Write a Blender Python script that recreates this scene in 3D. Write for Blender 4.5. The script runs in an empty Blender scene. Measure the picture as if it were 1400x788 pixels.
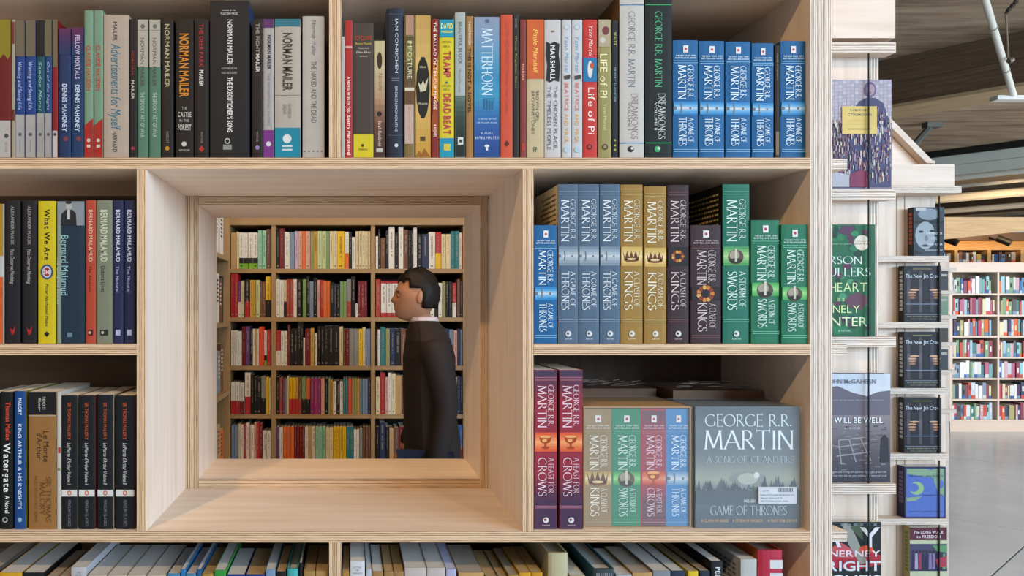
import bpy, bmesh, math, random
import numpy as np
from mathutils import Vector, Matrix
random.seed(7)
R = math.radians
# ------------------------------------------------------------------ camera
F = 1070.0; CX, CY = 478.0, 424.0; EYE = 1.6      # focal length and vanishing point in pixels of the 1400x788 frame
sc = bpy.context.scene
COL = sc.collection
cam = bpy.data.cameras.new('camera'); camo = bpy.data.objects.new('camera', cam); COL.objects.link(camo)
camo.location = (0, 0, EYE); camo.rotation_euler = (R(90), 0, 0)
cam.sensor_width = 36; cam.lens = 36 * F / 1400
cam.shift_x = (700 - CX) / 1400; cam.shift_y = -(394 - CY) / 1400
cam.clip_start = 0.05; cam.clip_end = 100
sc.camera = camo
# ------------------------------------------------------------------ world, lights, exposure
w = bpy.data.worlds.new('world'); sc.world = w; w.use_nodes = True
w.node_tree.nodes['Background'].inputs[0].default_value = (0.78, 0.88, 1.0, 1)
w.node_tree.nodes['Background'].inputs[1].default_value = 0.55
sc.view_settings.view_transform = 'Standard'; sc.view_settings.look = 'None'
sc.view_settings.exposure = 0.0; sc.view_settings.gamma = 1.0
sc.view_settings.use_curve_mapping = False
def area(loc, tgt, sx, sy, power, color):
    l = bpy.data.lights.new('daylight', 'AREA'); l.shape = 'RECTANGLE'; l.size = sx; l.size_y = sy
    l.energy = power; l.color = color
    o = bpy.data.objects.new('window_daylight', l); COL.objects.link(o); o.location = loc
    o.rotation_euler = (Vector(tgt) - Vector(loc)).to_track_quat('-Z', 'Y').to_euler()
    return o
def lamp(loc, tgt, power, color, ang=80, rad=0.06, blend=0.6):
    l = bpy.data.lights.new('spot', 'SPOT'); l.energy = power; l.color = color; l.spot_size = R(ang)
    l.spot_blend = blend; l.shadow_soft_size = rad
    o = bpy.data.objects.new('ceiling_spot', l); COL.objects.link(o); o.location = loc
    o.rotation_euler = (Vector(tgt) - Vector(loc)).to_track_quat('-Z', 'Y').to_euler()
    return o
COOL = (0.58, 0.79, 1.0); WARM = (1.0, 0.66, 0.34)
area((5.4, -3.3, 2.7), (0.2, 1.2, 1.5), 5.0, 2.0, 640, COOL)          # shop windows in front, to the right
area((11.5, 3.0, 2.4), (4.5, 8.5, 1.0), 5.0, 2.2, 760, (0.86, 0.93, 1.0)) # windows on the right side of the shop
lamp((-1.1, -1.15, 3.75), (0.1, 1.15, 1.5), 185, WARM)                  # ceiling spots in front of the shelves
lamp((1.3, -1.3, 3.75), (0.9, 1.3, 1.4), 70, (1, .78, .52))
lamp((-0.3, 2.7, 3.7), (-0.1, 4.45, 1.3), 95, WARM, 95, .08)            # ceiling spots over the aisle behind
lamp((0.9, 2.5, 3.7), (0.5, 4.45, 1.4), 60, WARM, 95, .08)
lamp((0.0, 2.3, 3.7), (0.0, 1.55, 1.3), 60, WARM, 90, .08)
lamp((9.6, 10.9, 3.3), (10.2, 13.0, 2.4), 260, WARM, 80, .1)
lamp((7.2, 8.2, 3.3), (7.9, 10.3, 1.4), 16, (1, .86, .68), 80, .1)

# ------------------------------------------------------------------ materials
def lin(h):
    if isinstance(h, str):
        h = h.lstrip('#'); h = ''.join(x * 2 for x in h) if len(h) == 3 else h; c = [int(h[i:i+2], 16) / 255 for i in (0, 2, 4)]
    else: c = h
    return tuple(x / 12.92 if x <= 0.04045 else ((x + 0.055) / 1.055) ** 2.4 for x in c)
MATS = {}
def mat(hexc, rough=0.45, var=0.12, scale=60, metal=0.0, coat=0.0, name=None):
    key = (hexc, rough, var, metal, coat)
    if key in MATS: return MATS[key]
    m = bpy.data.materials.new(name or 'paint_' + str(hexc).lstrip('#')); m.use_nodes = True
    nt = m.node_tree; b = nt.nodes['Principled BSDF']; c = lin(hexc)
    b.inputs['Roughness'].default_value = rough; b.inputs['Metallic'].default_value = metal
    b.inputs['Coat Weight'].default_value = coat * .5; b.inputs['Specular IOR Level'].default_value = .3
    tc = nt.nodes.new('ShaderNodeTexCoord'); no = nt.nodes.new('ShaderNodeTexNoise')
    no.inputs['Scale'].default_value = scale; no.inputs['Detail'].default_value = 3
    mx = nt.nodes.new('ShaderNodeMix'); mx.data_type = 'RGBA'
    mx.inputs['A'].default_value = tuple(x * (1 - var) for x in c) + (1,)
    mx.inputs['B'].default_value = tuple(min(1, x * (1 + var)) for x in c) + (1,)
    nt.links.new(tc.outputs['Object'], no.inputs['Vector']); nt.links.new(no.outputs['Fac'], mx.inputs['Factor'])
    nt.links.new(mx.outputs['Result'], b.inputs['Base Color'])
    m.diffuse_color = c + (1,)
    MATS[key] = m; return m
def nodes(name):
    m = bpy.data.materials.new(name); m.use_nodes = True
    return m, m.node_tree, m.node_tree.nodes['Principled BSDF']
def N(nt, t, **kw):
    n = nt.nodes.new(t)
    for k, v in kw.items():
        if k in n.inputs: n.inputs[k].default_value = v
        else: setattr(n, k, v)
    return n
def ramp(nt, fac, stops):
    r = nt.nodes.new('ShaderNodeValToRGB'); e = r.color_ramp.elements
    while len(e) < len(stops): e.new(0.5)
    for i, (p, c) in enumerate(stops): e[i].position = p; e[i].color = lin(c) + (1,)
    nt.links.new(fac, r.inputs[0]); return r
def ply_face(name, a, b_, c_, rough=.5):
    m, nt, b = nodes(name)
    tc = N(nt, 'ShaderNodeTexCoord'); mp = N(nt, 'ShaderNodeMapping'); mp.inputs['Scale'].default_value = (3, 40, 1)
    nt.links.new(tc.outputs['UV'], mp.inputs[0])
    no = N(nt, 'ShaderNodeTexNoise', Scale=1.2, Detail=6, Distortion=.6)
    nt.links.new(mp.outputs[0], no.inputs['Vector'])
    r = ramp(nt, no.outputs['Fac'], [(.25, a), (.5, b_), (.75, c_)])
    nt.links.new(r.outputs[0], b.inputs['Base Color']); b.inputs['Roughness'].default_value = rough
    return m
def ply_edge(name, dark, mid, light, plies=6):
    m, nt, b = nodes(name)
    tc = N(nt, 'ShaderNodeTexCoord'); sp = N(nt, 'ShaderNodeSeparateXYZ'); nt.links.new(tc.outputs['UV'], sp.inputs[0])
    mp = N(nt, 'ShaderNodeMapping'); mp.inputs['Scale'].default_value = (9, 5, 1); nt.links.new(tc.outputs['UV'], mp.inputs[0])
    no = N(nt, 'ShaderNodeTexNoise', Scale=3, Detail=4); nt.links.new(mp.outputs[0], no.inputs['Vector'])
    ad = N(nt, 'ShaderNodeMath', operation='MULTIPLY_ADD'); ad.inputs[1].default_value = .10
    nt.links.new(no.outputs['Fac'], ad.inputs[0]); nt.links.new(sp.outputs['Y'], ad.inputs[2])
    mu = N(nt, 'ShaderNodeMath', operation='MULTIPLY'); mu.inputs[1].default_value = plies; nt.links.new(ad.outputs[0], mu.inputs[0])
    fr = N(nt, 'ShaderNodeMath', operation='FRACT'); nt.links.new(mu.outputs[0], fr.inputs[0])
    r = ramp(nt, fr.outputs[0], [(0, dark), (.14, dark), (.3, mid), (.5, light), (.82, light), (1, mid)])
    nt.links.new(r.outputs[0], b.inputs['Base Color']); b.inputs['Roughness'].default_value = .6
    return m
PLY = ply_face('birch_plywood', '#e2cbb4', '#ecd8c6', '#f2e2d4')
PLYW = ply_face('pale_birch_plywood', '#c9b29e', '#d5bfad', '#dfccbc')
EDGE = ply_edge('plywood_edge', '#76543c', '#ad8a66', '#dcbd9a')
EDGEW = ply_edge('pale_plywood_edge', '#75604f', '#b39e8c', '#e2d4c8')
BACK = ply_face('brown_back_panel', '#4a3624', '#54402b', '#604932', .6)
OAK = ply_face('oak_far', '#8a6c46', '#96774f', '#a08056')
DARKB = mat('#2a1f19', .8)
PAGE = mat('#d9d3c6', .9, .1, 300, name='pages'); PAGEY = mat('#c9b68f', .9, .1, 300, name='yellowed_pages')
WHITE = '#e8e6e0'; BLACK = '#141314'

# ------------------------------------------------------------------ mesh helpers
class MB:
    """collects faces with material and uv, then links ONE mesh object"""
    def __init__(s): s.v = []; s.f = []; s.m = []; s.uv = []; s.mats = []; s.sm = []
    def mi(s, m):
        if m not in s.mats: s.mats.append(m)
        return s.mats.index(m)
    def face(s, pts, m, uv=None, smooth=False):
        n = len(s.v); s.v += [tuple(p) for p in pts]; s.f.append(tuple(range(n, n + len(pts)))); s.m.append(s.mi(m))
        s.uv.append(uv or [(0, 0)] * len(pts)); s.sm.append(smooth)
    def box(s, x0, x1, y0, y1, z0, z1, m, me=None, mats=None):
        """me: material of the narrow sides (plywood edge); mats: dict face->material"""
        me = me or m; d = (x1 - x0, y1 - y0, z1 - z0); thin = d.index(min(d))
        V = lambda i, j, k: ((x0, x1)[i], (y0, y1)[j], (z0, z1)[k])
        Q = {'-x': (0, [(0,1,0),(0,0,0),(0,0,1),(0,1,1)]), '+x': (0, [(1,0,0),(1,1,0),(1,1,1),(1,0,1)]),
             '-y': (1, [(0,0,0),(1,0,0),(1,0,1),(0,0,1)]), '+y': (1, [(1,1,0),(0,1,0),(0,1,1),(1,1,1)]),
             '-z': (2, [(0,1,0),(1,1,0),(1,0,0),(0,0,0)]), '+z': (2, [(0,0,1),(1,0,1),(1,1,1),(0,1,1)])}
        for k, (ax, q) in Q.items():
            pts = [V(*c) for c in q]
            if ax == thin:
                a, b = [i for i in range(3) if i != ax]
                if d[a] < d[b]: a, b = b, a
                uv = [(p[a] + .37 * x0, p[b] + .11 * z0) for p in pts]
            else:
                o = [i for i in range(3) if i not in (ax, thin)][0]; lo = (x0, y0, z0)[thin]
                uv = [(p[o], (p[thin] - lo) / max(d[thin], 1e-6)) for p in pts]
            mm = (mats or {}).get(k) or (m if ax == thin else me)
            s.face(pts, mm, uv)
    def prism(s, poly, y0, y1, m, me=None):
        """poly: list of (x,z) counter-clockwise seen from -Y"""
        n = len(poly); s.face([(x, y0, z) for x, z in poly], m, [(x, z) for x, z in poly])
        s.face([(x, y1, z) for x, z in reversed(poly)], m, [(x, z) for x, z in reversed(poly)])
        for i in range(n):
            a, b = poly[i], poly[(i + 1) % n]
            s.face([(a[0], y1, a[1]), (b[0], y1, b[1]), (b[0], y0, b[1]), (a[0], y0, a[1])], me or m,
                   [(0, 1), (.3, 1), (.3, 0), (0, 0)])
    def tube(s, a, b, r, m, n=12, r2=None):
        a, b = Vector(a), Vector(b); r2 = r if r2 is None else r2
        q = (b - a).to_track_quat('Z', 'Y'); ra, rb = [], []
        for i in range(n):
            t = 2 * math.pi * i / n; e = q @ Vector((math.cos(t), math.sin(t), 0)); ra.append(a + e * r); rb.append(b + e * r2)
        for i in range(n):
            j = (i + 1) % n; s.face([ra[i], ra[j], rb[j], rb[i]], m, smooth=True)
        s.face(ra[::-1], m); s.face(rb, m)
    def build(s, name, parent=None, loc=None, base=(0, 0, 0)):
        me = bpy.data.meshes.new(name)
        bx, by, bz = base
        me.from_pydata([(x - bx, y - by, z - bz) for x, y, z in s.v], [], s.f)
        for m in s.mats: me.materials.append(m)
        me.polygons.foreach_set('material_index', s.m); me.polygons.foreach_set('use_smooth', s.sm)
        uvl = me.uv_layers.new(name='uv'); k = 0
        flat = [c for f in s.uv for p in f for c in p]; uvl.data.foreach_set('uv', flat)
        me.update()
        o = bpy.data.objects.new(name, me); COL.objects.link(o)
        if parent: o.parent = parent
        else: o.location = base
        return o
def tag(o, label=None, cat=None, group=None, kind=None):
    if label: o['label'] = label
    if cat: o['category'] = cat
    if group: o['group'] = group
    if kind: o['kind'] = kind
    return o
def empty(name, loc, label=None, cat=None, group=None, kind=None):
    o = bpy.data.objects.new(name, None); COL.objects.link(o); o.location = loc; o.empty_display_size = .05
    return tag(o, label, cat, group, kind)
def PX(px, Y): return (px - CX) / F * Y
def PZ(py, Y): return EYE + (CY - py) / F * Y

# ------------------------------------------------------------------ lettering
GLY = {}
def make_glyphs():
    obs = []
    chars = "ABCDEFGHIJKLMNOPQRSTUVWXYZabcdefghijklmnopqrstuvwxyz0123456789&.,'-:!"
    for bold in (0, 1):
        for ch in chars:
            c = bpy.data.curves.new('g', 'FONT'); c.body = ch; c.resolution_u = 3; c.offset = .018 if bold else 0
            o = bpy.data.objects.new('g', c); COL.objects.link(o); obs.append((ch, bold, o, c))
    dg = bpy.context.evaluated_depsgraph_get()
    for ch, bold, o, c in obs:
        me = bpy.data.meshes.new_from_object(o.evaluated_get(dg))
        vs = [(v.co.x, v.co.y) for v in me.vertices]; fs = [tuple(p.vertices) for p in me.polygons]
        xs = [v[0] for v in vs]; x0 = min(xs); wd = max(xs) - x0
        GLY[(ch, bold)] = ([(x - x0, y) for x, y in vs], fs, wd)
        bpy.data.meshes.remove(me)
    for ch, bold, o, c in obs: bpy.data.objects.remove(o); bpy.data.curves.remove(c)
make_glyphs()
def arc(cx, cy, rx, ry, a0, a1, n=8):
    return [(cx + rx * math.cos(R(a0 + (a1 - a0) * i / n)), cy + ry * math.sin(R(a0 + (a1 - a0) * i / n))) for i in range(n + 1)]
SER = {  # carved-capital alphabet: (width, strokes)
 'A': (.82, [[(0,0),(.41,1)], [(.41,1),(.82,0)], [(.14,.36),(.68,.36)]]),
 'B': (.58, [[(.08,0),(.08,1)], [(.08,1)]+arc(.28,.76,.22,.24,90,-90)+[(.08,.52)], [(.08,.52)]+arc(.3,.26,.27,.26,90,-90)+[(.08,0)]]),
 'C': (.86, [arc(.5,.5,.48,.5,50,310,14)]),
 'D': (.82, [[(.08,0),(.08,1)], [(.08,1)]+arc(.32,.5,.48,.5,90,-90,12)+[(.08,0)]]),
 'E': (.52, [[(.08,0),(.08,1)], [(.08,1),(.5,1)], [(.08,.52),(.44,.52)], [(.08,0),(.52,0)]]),
 'F': (.5, [[(.08,0),(.08,1)], [(.08,1),(.5,1)], [(.08,.52),(.42,.52)]]),
 'G': (.9, [arc(.5,.5,.48,.5,50,318,14), [(.84,.42),(.84,.06)]]),
 'H': (.8, [[(.08,0),(.08,1)], [(.72,0),(.72,1)], [(.08,.52),(.72,.52)]]),
 'I': (.2, [[(.1,0),(.1,1)]]), 'J': (.3, [[(.2,1),(.2,0),(.05,-.15)]]),
 'K': (.72, [[(.08,0),(.08,1)], [(.6,1),(.08,.48)], [(.2,.58),(.72,0)]]),
 'L': (.52, [[(.08,0),(.08,1)], [(.08,0),(.52,0)]]),
 'M': (.98, [[(.06,0),(.14,1)], [(.14,1),(.49,.06)], [(.49,.06),(.84,1)], [(.84,1),(.92,0)]]),
 'N': (.84, [[(.08,0),(.08,1)], [(.08,1),(.76,0)], [(.76,0),(.76,1)]]),
 'O': (1.0, [arc(.5,.5,.48,.5,0,360,20)]), 'Q': (1.0, [arc(.5,.5,.48,.5,0,360,20), [(.6,.1),(1,-.15)]]),
 'P': (.56, [[(.08,0),(.08,1)], [(.08,1)]+arc(.28,.74,.24,.26,90,-90)+[(.08,.48)]]),
 'R': (.68, [[(.08,0),(.08,1)], [(.08,1)]+arc(.28,.75,.23,.25,90,-90)+[(.08,.5)], [(.26,.5),(.68,0)]]),
 'S': (.52, [arc(.26,.76,.2,.24,30,250,9)+arc(.26,.26,.22,.26,80,-150,9)]),
 'T': (.74, [[(.37,0),(.37,1)], [(0,1),(.74,1)]]),
 'U': (.76, [[(.08,1),(.08,.35)]+arc(.38,.34,.3,.34,180,360,9)+[(.68,1)]]),
 'V': (.8, [[(0,1),(.4,0)], [(.4,0),(.8,1)]]), 'W': (1.1, [[(0,1),(.28,0)], [(.28,0),(.55,.95)], [(.55,.95),(.82,0)], [(.82,0),(1.1,1)]]),
 'X': (.76, [[(0,0),(.72,1)], [(.04,1),(.76,0)]]), 'Y': (.76, [[(0,1),(.38,.5),(.76,1)], [(.38,.5),(.38,0)]]),
 'Z': (.66, [[(.04,1),(.62,1),(.02,0),(.64,0)]]), '.': (.16, [[(.08,0),(.08,.13)]]),
}
def ser_glyph(ch):
    if ('S', ch) in GLY: return GLY[('S', ch)]
    wd, strokes = SER[ch]; vs, fs = [], []
    def q(a, b, w):
        dx, dy = b[0] - a[0], b[1] - a[1]; L = math.hypot(dx, dy) or 1e-6; nx, ny = -dy / L * w / 2, dx / L * w / 2
        n = len(vs); vs.extend([(a[0]-nx, a[1]-ny), (b[0]-nx, b[1]-ny), (b[0]+nx, b[1]+ny), (a[0]+nx, a[1]+ny)]); fs.append((n, n+1, n+2, n+3))
    for st in strokes:
        for i in range(len(st) - 1):
            a, b = st[i], st[i + 1]; th = math.atan2(b[1] - a[1], b[0] - a[0])
            q(a, b, max(.045, .118 * abs(math.sin(th - R(18)))))
        for e, o in ((st[0], st[1]), (st[-1], st[-2])):
            if len(st) > 12: continue
            if ch != '.' and abs(e[1] - o[1]) > .5 and (e[1] < .05 or e[1] > .95): q((e[0]-.1, e[1]), (e[0]+.1, e[1]), .035)
            elif abs(e[1] - o[1]) < .01 and abs(e[0] - o[0]) > .25 and ch in 'EFLTZ': q((e[0], e[1]-.09), (e[0], e[1]+.09), .035)
    GLY[('S', ch)] = (vs, fs, wd); return GLY[('S', ch)]
def layout(text, style):
    """-> verts, faces, total width (cap height = 1)"""
    vs, fs, x = [], [], 0
    for ch in text:
        if ch == ' ': x += .38 if style != 's' else .45; continue
        if style in ('s', 'S'):
            small = ch.islower(); g = ser_glyph(ch.upper()); k = .78 if small else 1; sp = .12; sh = 0
        else:
            g = GLY.get((ch, 1 if style in 'bkB' else 0)) or GLY[('-', 0)]; k = 1 / .73; sp = .13; sh = .25 if style == 'i' else 0
        n = len(vs); vs += [(x + vx * k + vy * k * sh, vy * k) for vx, vy in g[0]]
        fs += [tuple(n + i for i in f) for f in g[1]]; x += g[2] * k + sp
    return vs, fs, max(x - .12, .1)
class Print:
    """flat print on a surface. Coordinates are photo pixels on a plane at depth Y facing the camera"""
    def __init__(s, Y): s.mb = MB(); s.tx = MB(); s.Y = Y; s.k = 0; s.zmin = -1
    def _y(s): s.k += 1; return s.Y - .0003 - .00006 * s.k
    def P(s, px, py, y): return ((px - CX) / F * s.Y, y, max(s.zmin, EYE + (CY - py) / F * s.Y))
    def poly(s, pts, c, rough=.58):
        y = s._y(); c = shade(c, .88) if len(c) == 7 else c; s.mb.face([s.P(a, b, y) for a, b in pts], mat(c, rough))
    def rect(s, x0, x1, y0, y1, c): s.poly([(x0, y1), (x1, y1), (x1, y0), (x0, y0)], c)
    def grad(s, x0, x1, y0, y1, cols, n=None):
        n = n or len(cols); 
        for i in range(n):
            a = y0 + (y1 - y0) * i / n; b = y0 + (y1 - y0) * (i + 1) / n; t = i / max(1, n - 1) * (len(cols) - 1); k = min(int(t), len(cols) - 2); t -= k
            c0 = [int(cols[k][j:j+2], 16) for j in (1, 3, 5)]; c1 = [int(cols[k+1][j:j+2], 16) for j in (1, 3, 5)]
            s.k -= 1 if i else 0
            s.rect(x0, x1, a, b, '#%02x%02x%02x' % tuple(int(c0[j] + (c1[j] - c0[j]) * t) for j in range(3)))
    def disc(s, cx, cy, r, c, ry=None, n=14):
        ry = ry or r; s.poly([(cx + r * math.cos(2*math.pi*i/n), cy - ry * math.sin(2*math.pi*i/n)) for i in range(n)], c)
    def text(s, t, x0, x1, y0, y1, c, style='b', vert=True):
        """vertical: reads downward between y0 and y1, letter height x0..x1 ; horizontal: fits x0..x1, baseline y1, caps top y0"""
        if not t.strip(): return
        vs, fs, wd = layout(t, style); y = s._y(); m = mat(c, .55)
        if vert: pts = [s.P(x0 + vy * (x1 - x0), y0 + vx / wd * (y1 - y0), y) for vx, vy in vs]
        else: pts = [s.P(x0 + vx / wd * (x1 - x0), y1 - vy * (y1 - y0), y) for vx, vy in vs]
        for n_, f in enumerate(fs):
            e = (n_ % 5) * 6e-6 if style in ('s', 'S') else 0
            s.tx.face([(pts[i][0], pts[i][1] - e, pts[i][2]) for i in f], m)
    def build(s, name, parent, base): 
        out = None
        for mb, nm in ((s.mb, name), (s.tx, name.replace('print', 'lettering'))):
            if not mb.f: continue
            P_ = [[mb.v[i] for i in f] for f in mb.f]
            lo = np.array([[min(p[k] for p in f) for k in range(3)] for f in P_]); hi = np.array([[max(p[k] for p in f) for k in range(3)] for f in P_])
            size = (hi - lo).max(1); gap = np.maximum(0, np.maximum(lo[:, None] - hi[None], lo[None] - hi[:, None]))
            near = np.sqrt((gap ** 2).sum(2)) <= np.maximum(.019, .49 * np.maximum(size[:, None], size[None]))
            lab = -np.ones(len(P_), int); c = 0
            for i in range(len(P_)):
                if lab[i] >= 0: continue
                st = [i]; lab[i] = c
                while st:
                    j = st.pop(); nb = np.nonzero(near[j] & (lab < 0))[0]; lab[nb] = c; st.extend(nb.tolist())
                c += 1
            for k in range(c):
                q = MB(); q.mats = mb.mats
                for i in np.nonzero(lab == k)[0]: q.face(P_[i], mb.mats[mb.m[i]])
                o = q.build(nm, parent, base=base); out = out or o
        return out

# ------------------------------------------------------------------ books
def shade(h, k):
    c = [int(h.lstrip('#')[i:i+2], 16) for i in (0, 2, 4)]
    return '#%02x%02x%02x' % tuple(max(0, min(255, int(x * k))) for x in c)
def book(x0, x1, ytop, ybot, color, label, group, draw=None, Y=1.16, depth=.13, hard=False, side=None, pages=None,
         zbase=None, lean=0, name=None, sidedraw=None):
    """a book standing with its spine to the camera; x0,x1,ytop,ybot in photo pixels on the plane Y"""
    g = .25
    X0, X1 = PX(x0 + g, Y), PX(x1 - g, Y); Zb = (ZS1 if zbase is None else zbase) + .0003; Zt = PZ(ytop, Y)
    wd = X1 - X0; base = ((X0 + X1) / 2, Y + depth / 2, Zb)
    root = empty(name or ('hardcover_book' if hard else 'paperback_book'), base, label, 'book', group); color = shade(color, .86); side = shade(side, .86) if side else None
    cm = mat(color, .6, .1, 45); sm = mat(side or color, .55, .1, 45); pm = pages or PAGE
    th = min(.0024 if hard else .0007, wd * .2); over = .003 if hard else .0004
    c = MB(); bul = min(.0035, wd * .16) if hard else min(.0009, wd * .08)
    n = 6                                                    # spine, slightly rounded
    prof = []
    for i in range(n + 1):
        t = i / n; prof.append((X0 + wd * t, Y + bul * (1 - math.sin(math.pi * t) ** (.6 if hard else .35))))
    for i in range(n):
        (xa, ya), (xb, yb) = prof[i], prof[i + 1]
        c.face([(xa, ya, Zb), (xb, yb, Zb), (xb, yb, Zt), (xa, ya, Zt)], cm, smooth=hard)
    ring = [(x, y) for x, y in prof]; back = [(X1, Y + bul + th), (X0, Y + bul + th)]
    c.face([(x, y, Zt) for x, y in ring + back], cm); c.face([(x, y, Zb) for x, y in (ring + back)[::-1]], cm)
    c.box(X0, X0 + th, Y + bul, Y + depth, Zb, Zt, sm); c.box(X1 - th, X1, Y + bul, Y + depth, Zb, Zt, sm)
    c.build('cover', root, base=base)
    p = MB(); p.box(X0 + th, X1 - th, Y + bul + th, Y + depth - over, Zb + over, Zt - over * (1.5 if hard else 1), pm)
    p.build('page_block', root, base=base)
    if draw:
        pr = Print(Y); pr.zmin = Zb + .0003; draw(pr, x0, x1, ytop, ybot); pr.build('spine_print', root, base)
    if sidedraw: sidedraw(root, base, X0, Y + bul, Y + depth, Zb, Zt)
    if lean: root.rotation_euler = (0, R(lean), 0)
    return root
def V(t, a, b, y0, y1, c, st='b'):      # a text spec with fractions of the spine's width
    return ('V', t, a, b, y0, y1, c, st)
def spec(els):
    def f(pr, x0, x1, yt, yb):
        w = x1 - x0 - 1; X = lambda u: x0 + .5 + u * w
        for e in els:
            k = e[0]
            if k == 'V': pr.text(e[1], X(e[2]), X(e[3]), e[4], e[5], e[6], e[7])
            elif k == 'H': pr.text(e[1], X(e[2]), X(e[3]), e[4], e[5], e[6], e[7] if len(e) > 7 else 'b', False)
            elif k == 'R': pr.rect(X(e[1]), X(e[2]), e[3], e[4], e[5])
            elif k == 'D': pr.disc(X(e[1]), e[2], e[3], e[4], e[5] if len(e) > 5 else None)
            elif k == 'G': pr.grad(X(e[1]), X(e[2]), e[3], e[4], e[5], e[6])
            elif k == 'P': pr.poly([(X(a), b) for a, b in e[1]], e[2])
    return f
# emblems on the fantasy series
def sword(pr, cx, cy, s):
    c = '#d5dbe2'; d = '#6d7887'
    pr.poly([(cx - 12*s, cy), (cx - 7*s, cy - 1.3*s), (cx + 9*s, cy - 1.1*s), (cx + 9*s, cy + 1.3*s), (cx - 7*s, cy + 1.1*s)], c)
    pr.poly([(cx - 6*s, cy - 6*s), (cx - 4*s, cy - 6.5*s), (cx - 3.2*s, cy), (cx - 4*s, cy + 7*s), (cx - 6*s, cy + 6.5*s), (cx - 5*s, cy)], d)
    pr.disc(cx - 11.5*s, cy, 2.2*s, d); pr.disc(cx + 6*s, cy, 1.4*s, d)
def crown(pr, cx, cy, s):
    pts = [(cx - 10*s, cy + 6*s)] + [(cx - 11*s + 22*s*i/8, cy + (-7*s if i % 2 == 0 else 1.5*s)) for i in range(9)] + [(cx + 10*s, cy + 6*s)]
    for i in range(1, 9): pr.poly([pts[i], pts[i+1], (cx + (pts[i+1][0]-cx)*.85, cy + 5*s), (cx + (pts[i][0]-cx)*.85, cy + 5*s)], '#6b3d22'); pr.k -= 1
    pr.disc(cx, cy + 5*s, 9.5*s, '#8a5026', 2.6*s); pr.disc(cx, cy + 3.6*s, 6*s, '#f6dba0', 1.3*s)
def helm(pr, cx, cy, s):
    pr.disc(cx, cy + 1*s, 8.5*s, '#5b4c3a', 8*s); pr.disc(cx - 1.5*s, cy - 1*s, 5.5*s, '#a9a08c', 5*s); pr.disc(cx, cy + 5*s, 7*s, '#2c251c', 2.8*s)
    pr.poly([(cx - 1*s, cy - 8*s), (cx + 1.4*s, cy - 8*s), (cx + 1.4*s, cy + 6*s), (cx - 1*s, cy + 6*s)], '#d9d3bf')
def cup(pr, cx, cy, s):
    c = '#b2451d'; pr.poly([(cx - 8*s, cy - 7*s), (cx - 6*s, cy + 0*s), (cx - 1.5*s, cy + 2*s), (cx + 1.5*s, cy + 2*s), (cx + 6*s, cy), (cx + 8*s, cy - 7*s)][::-1], c)
    pr.rect(cx - 1.2*s, cx + 1.2*s, cy + 1*s, cy + 7*s, c); pr.disc(cx, cy + 7*s, 5*s, c, 1.6*s); pr.disc(cx, cy - 6.6*s, 7.4*s, '#f7b066', 1.6*s); pr.disc(cx-1*s, cy - 2*s, 3*s, '#ffb765', 2*s)
def wreath(pr, cx, cy, s):
    for i in range(11):
        a = i / 11 * 2 * math.pi; pr.disc(cx + 6.5*s*math.cos(a), cy + 6*s*math.sin(a), 2.1*s, ['#d9812c', '#8f3a1a', '#e9b357'][i % 3]); pr.k -= 1
    pr.disc(cx, cy, 3*s, '#1b1110')
THEME = {
 'bright':  dict(c='#15659f', m='#2072ad', g=['#2b8bd0', '#a9d3ee', '#2b8bd0'], t='#dcebf5', l='#8cc3e8', e=sword, a='GEORGE R.R.', T=('A GAME OF', 'THRONES')),
 'slate':   dict(c='#566e86', m='#61798f', g=['#7e93a6', '#c9d4dc', '#8496a8'], t='#d4dde4', l='#94a8ba', e=sword, T=('A GAME OF', 'THRONES')),
 'gold':    dict(c='#a8823a', m='#b48f46', g=['#d8b55e', '#fae0a0', '#d8b05e'], t='#ded8c4', l='#c9ad6c', e=crown, T=('A CLASH OF', 'KINGS')),
 'maroon':  dict(c='#3b2228', m='#4a2c31', g=['#1c1111', '#2b1815', '#1c1111'], t='#c9b8b6', l='#7a4a4a', e=wreath, T=('A CLASH OF', 'KINGS')),
 'green':   dict(c='#217660', m='#318a70', g=['#4fa05a', '#b8dc8e', '#4fa05a'], t='#cfe3da', l='#6fb79c', e=helm, T=('A STORM OF', 'SWORDS')),
 'greenb':  dict(c='#1f7a58', m='#2f9268', g=['#4fb05a', '#9fe08e', '#4fb05a'], t='#cfe3da', l='#6fc79c', e=helm, T=('A STORM OF', 'SWORDS')),
 'red':     dict(c='#9c2b3e', m='#b63a48', g=['#e85f35', '#ffab6a', '#e85f35'], t='#e0c3cc', l='#c77786', e=cup, T=('A FEAST FOR', 'CROWS'), c2='#4c3050'),
 'redm':    dict(c='#a63a4a', m='#b14656', g=['#d8503a', '#ef9a6a', '#d8503a'], t='#e0c3cc', l='#d78c98', e=cup, T=('A FEAST FOR', 'CROWS'), c2='#6b4656'),
 'tan':     dict(c='#8d7653', m='#9b835c', g=['#caa765', '#f2dca6', '#caa765'], t='#e6dfcf', l='#b9a57a', e=crown, T=('A CLASH OF', 'KINGS')),
 'blueb':   dict(c='#3b79ac', m='#4e8cbc', g=['#7ea8c8', '#cfe0ec', '#7ea8c8'], t='#d7e6f2', l='#93bad8', e=sword, T=('A GAME OF', 'THRONES')),
}
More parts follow.
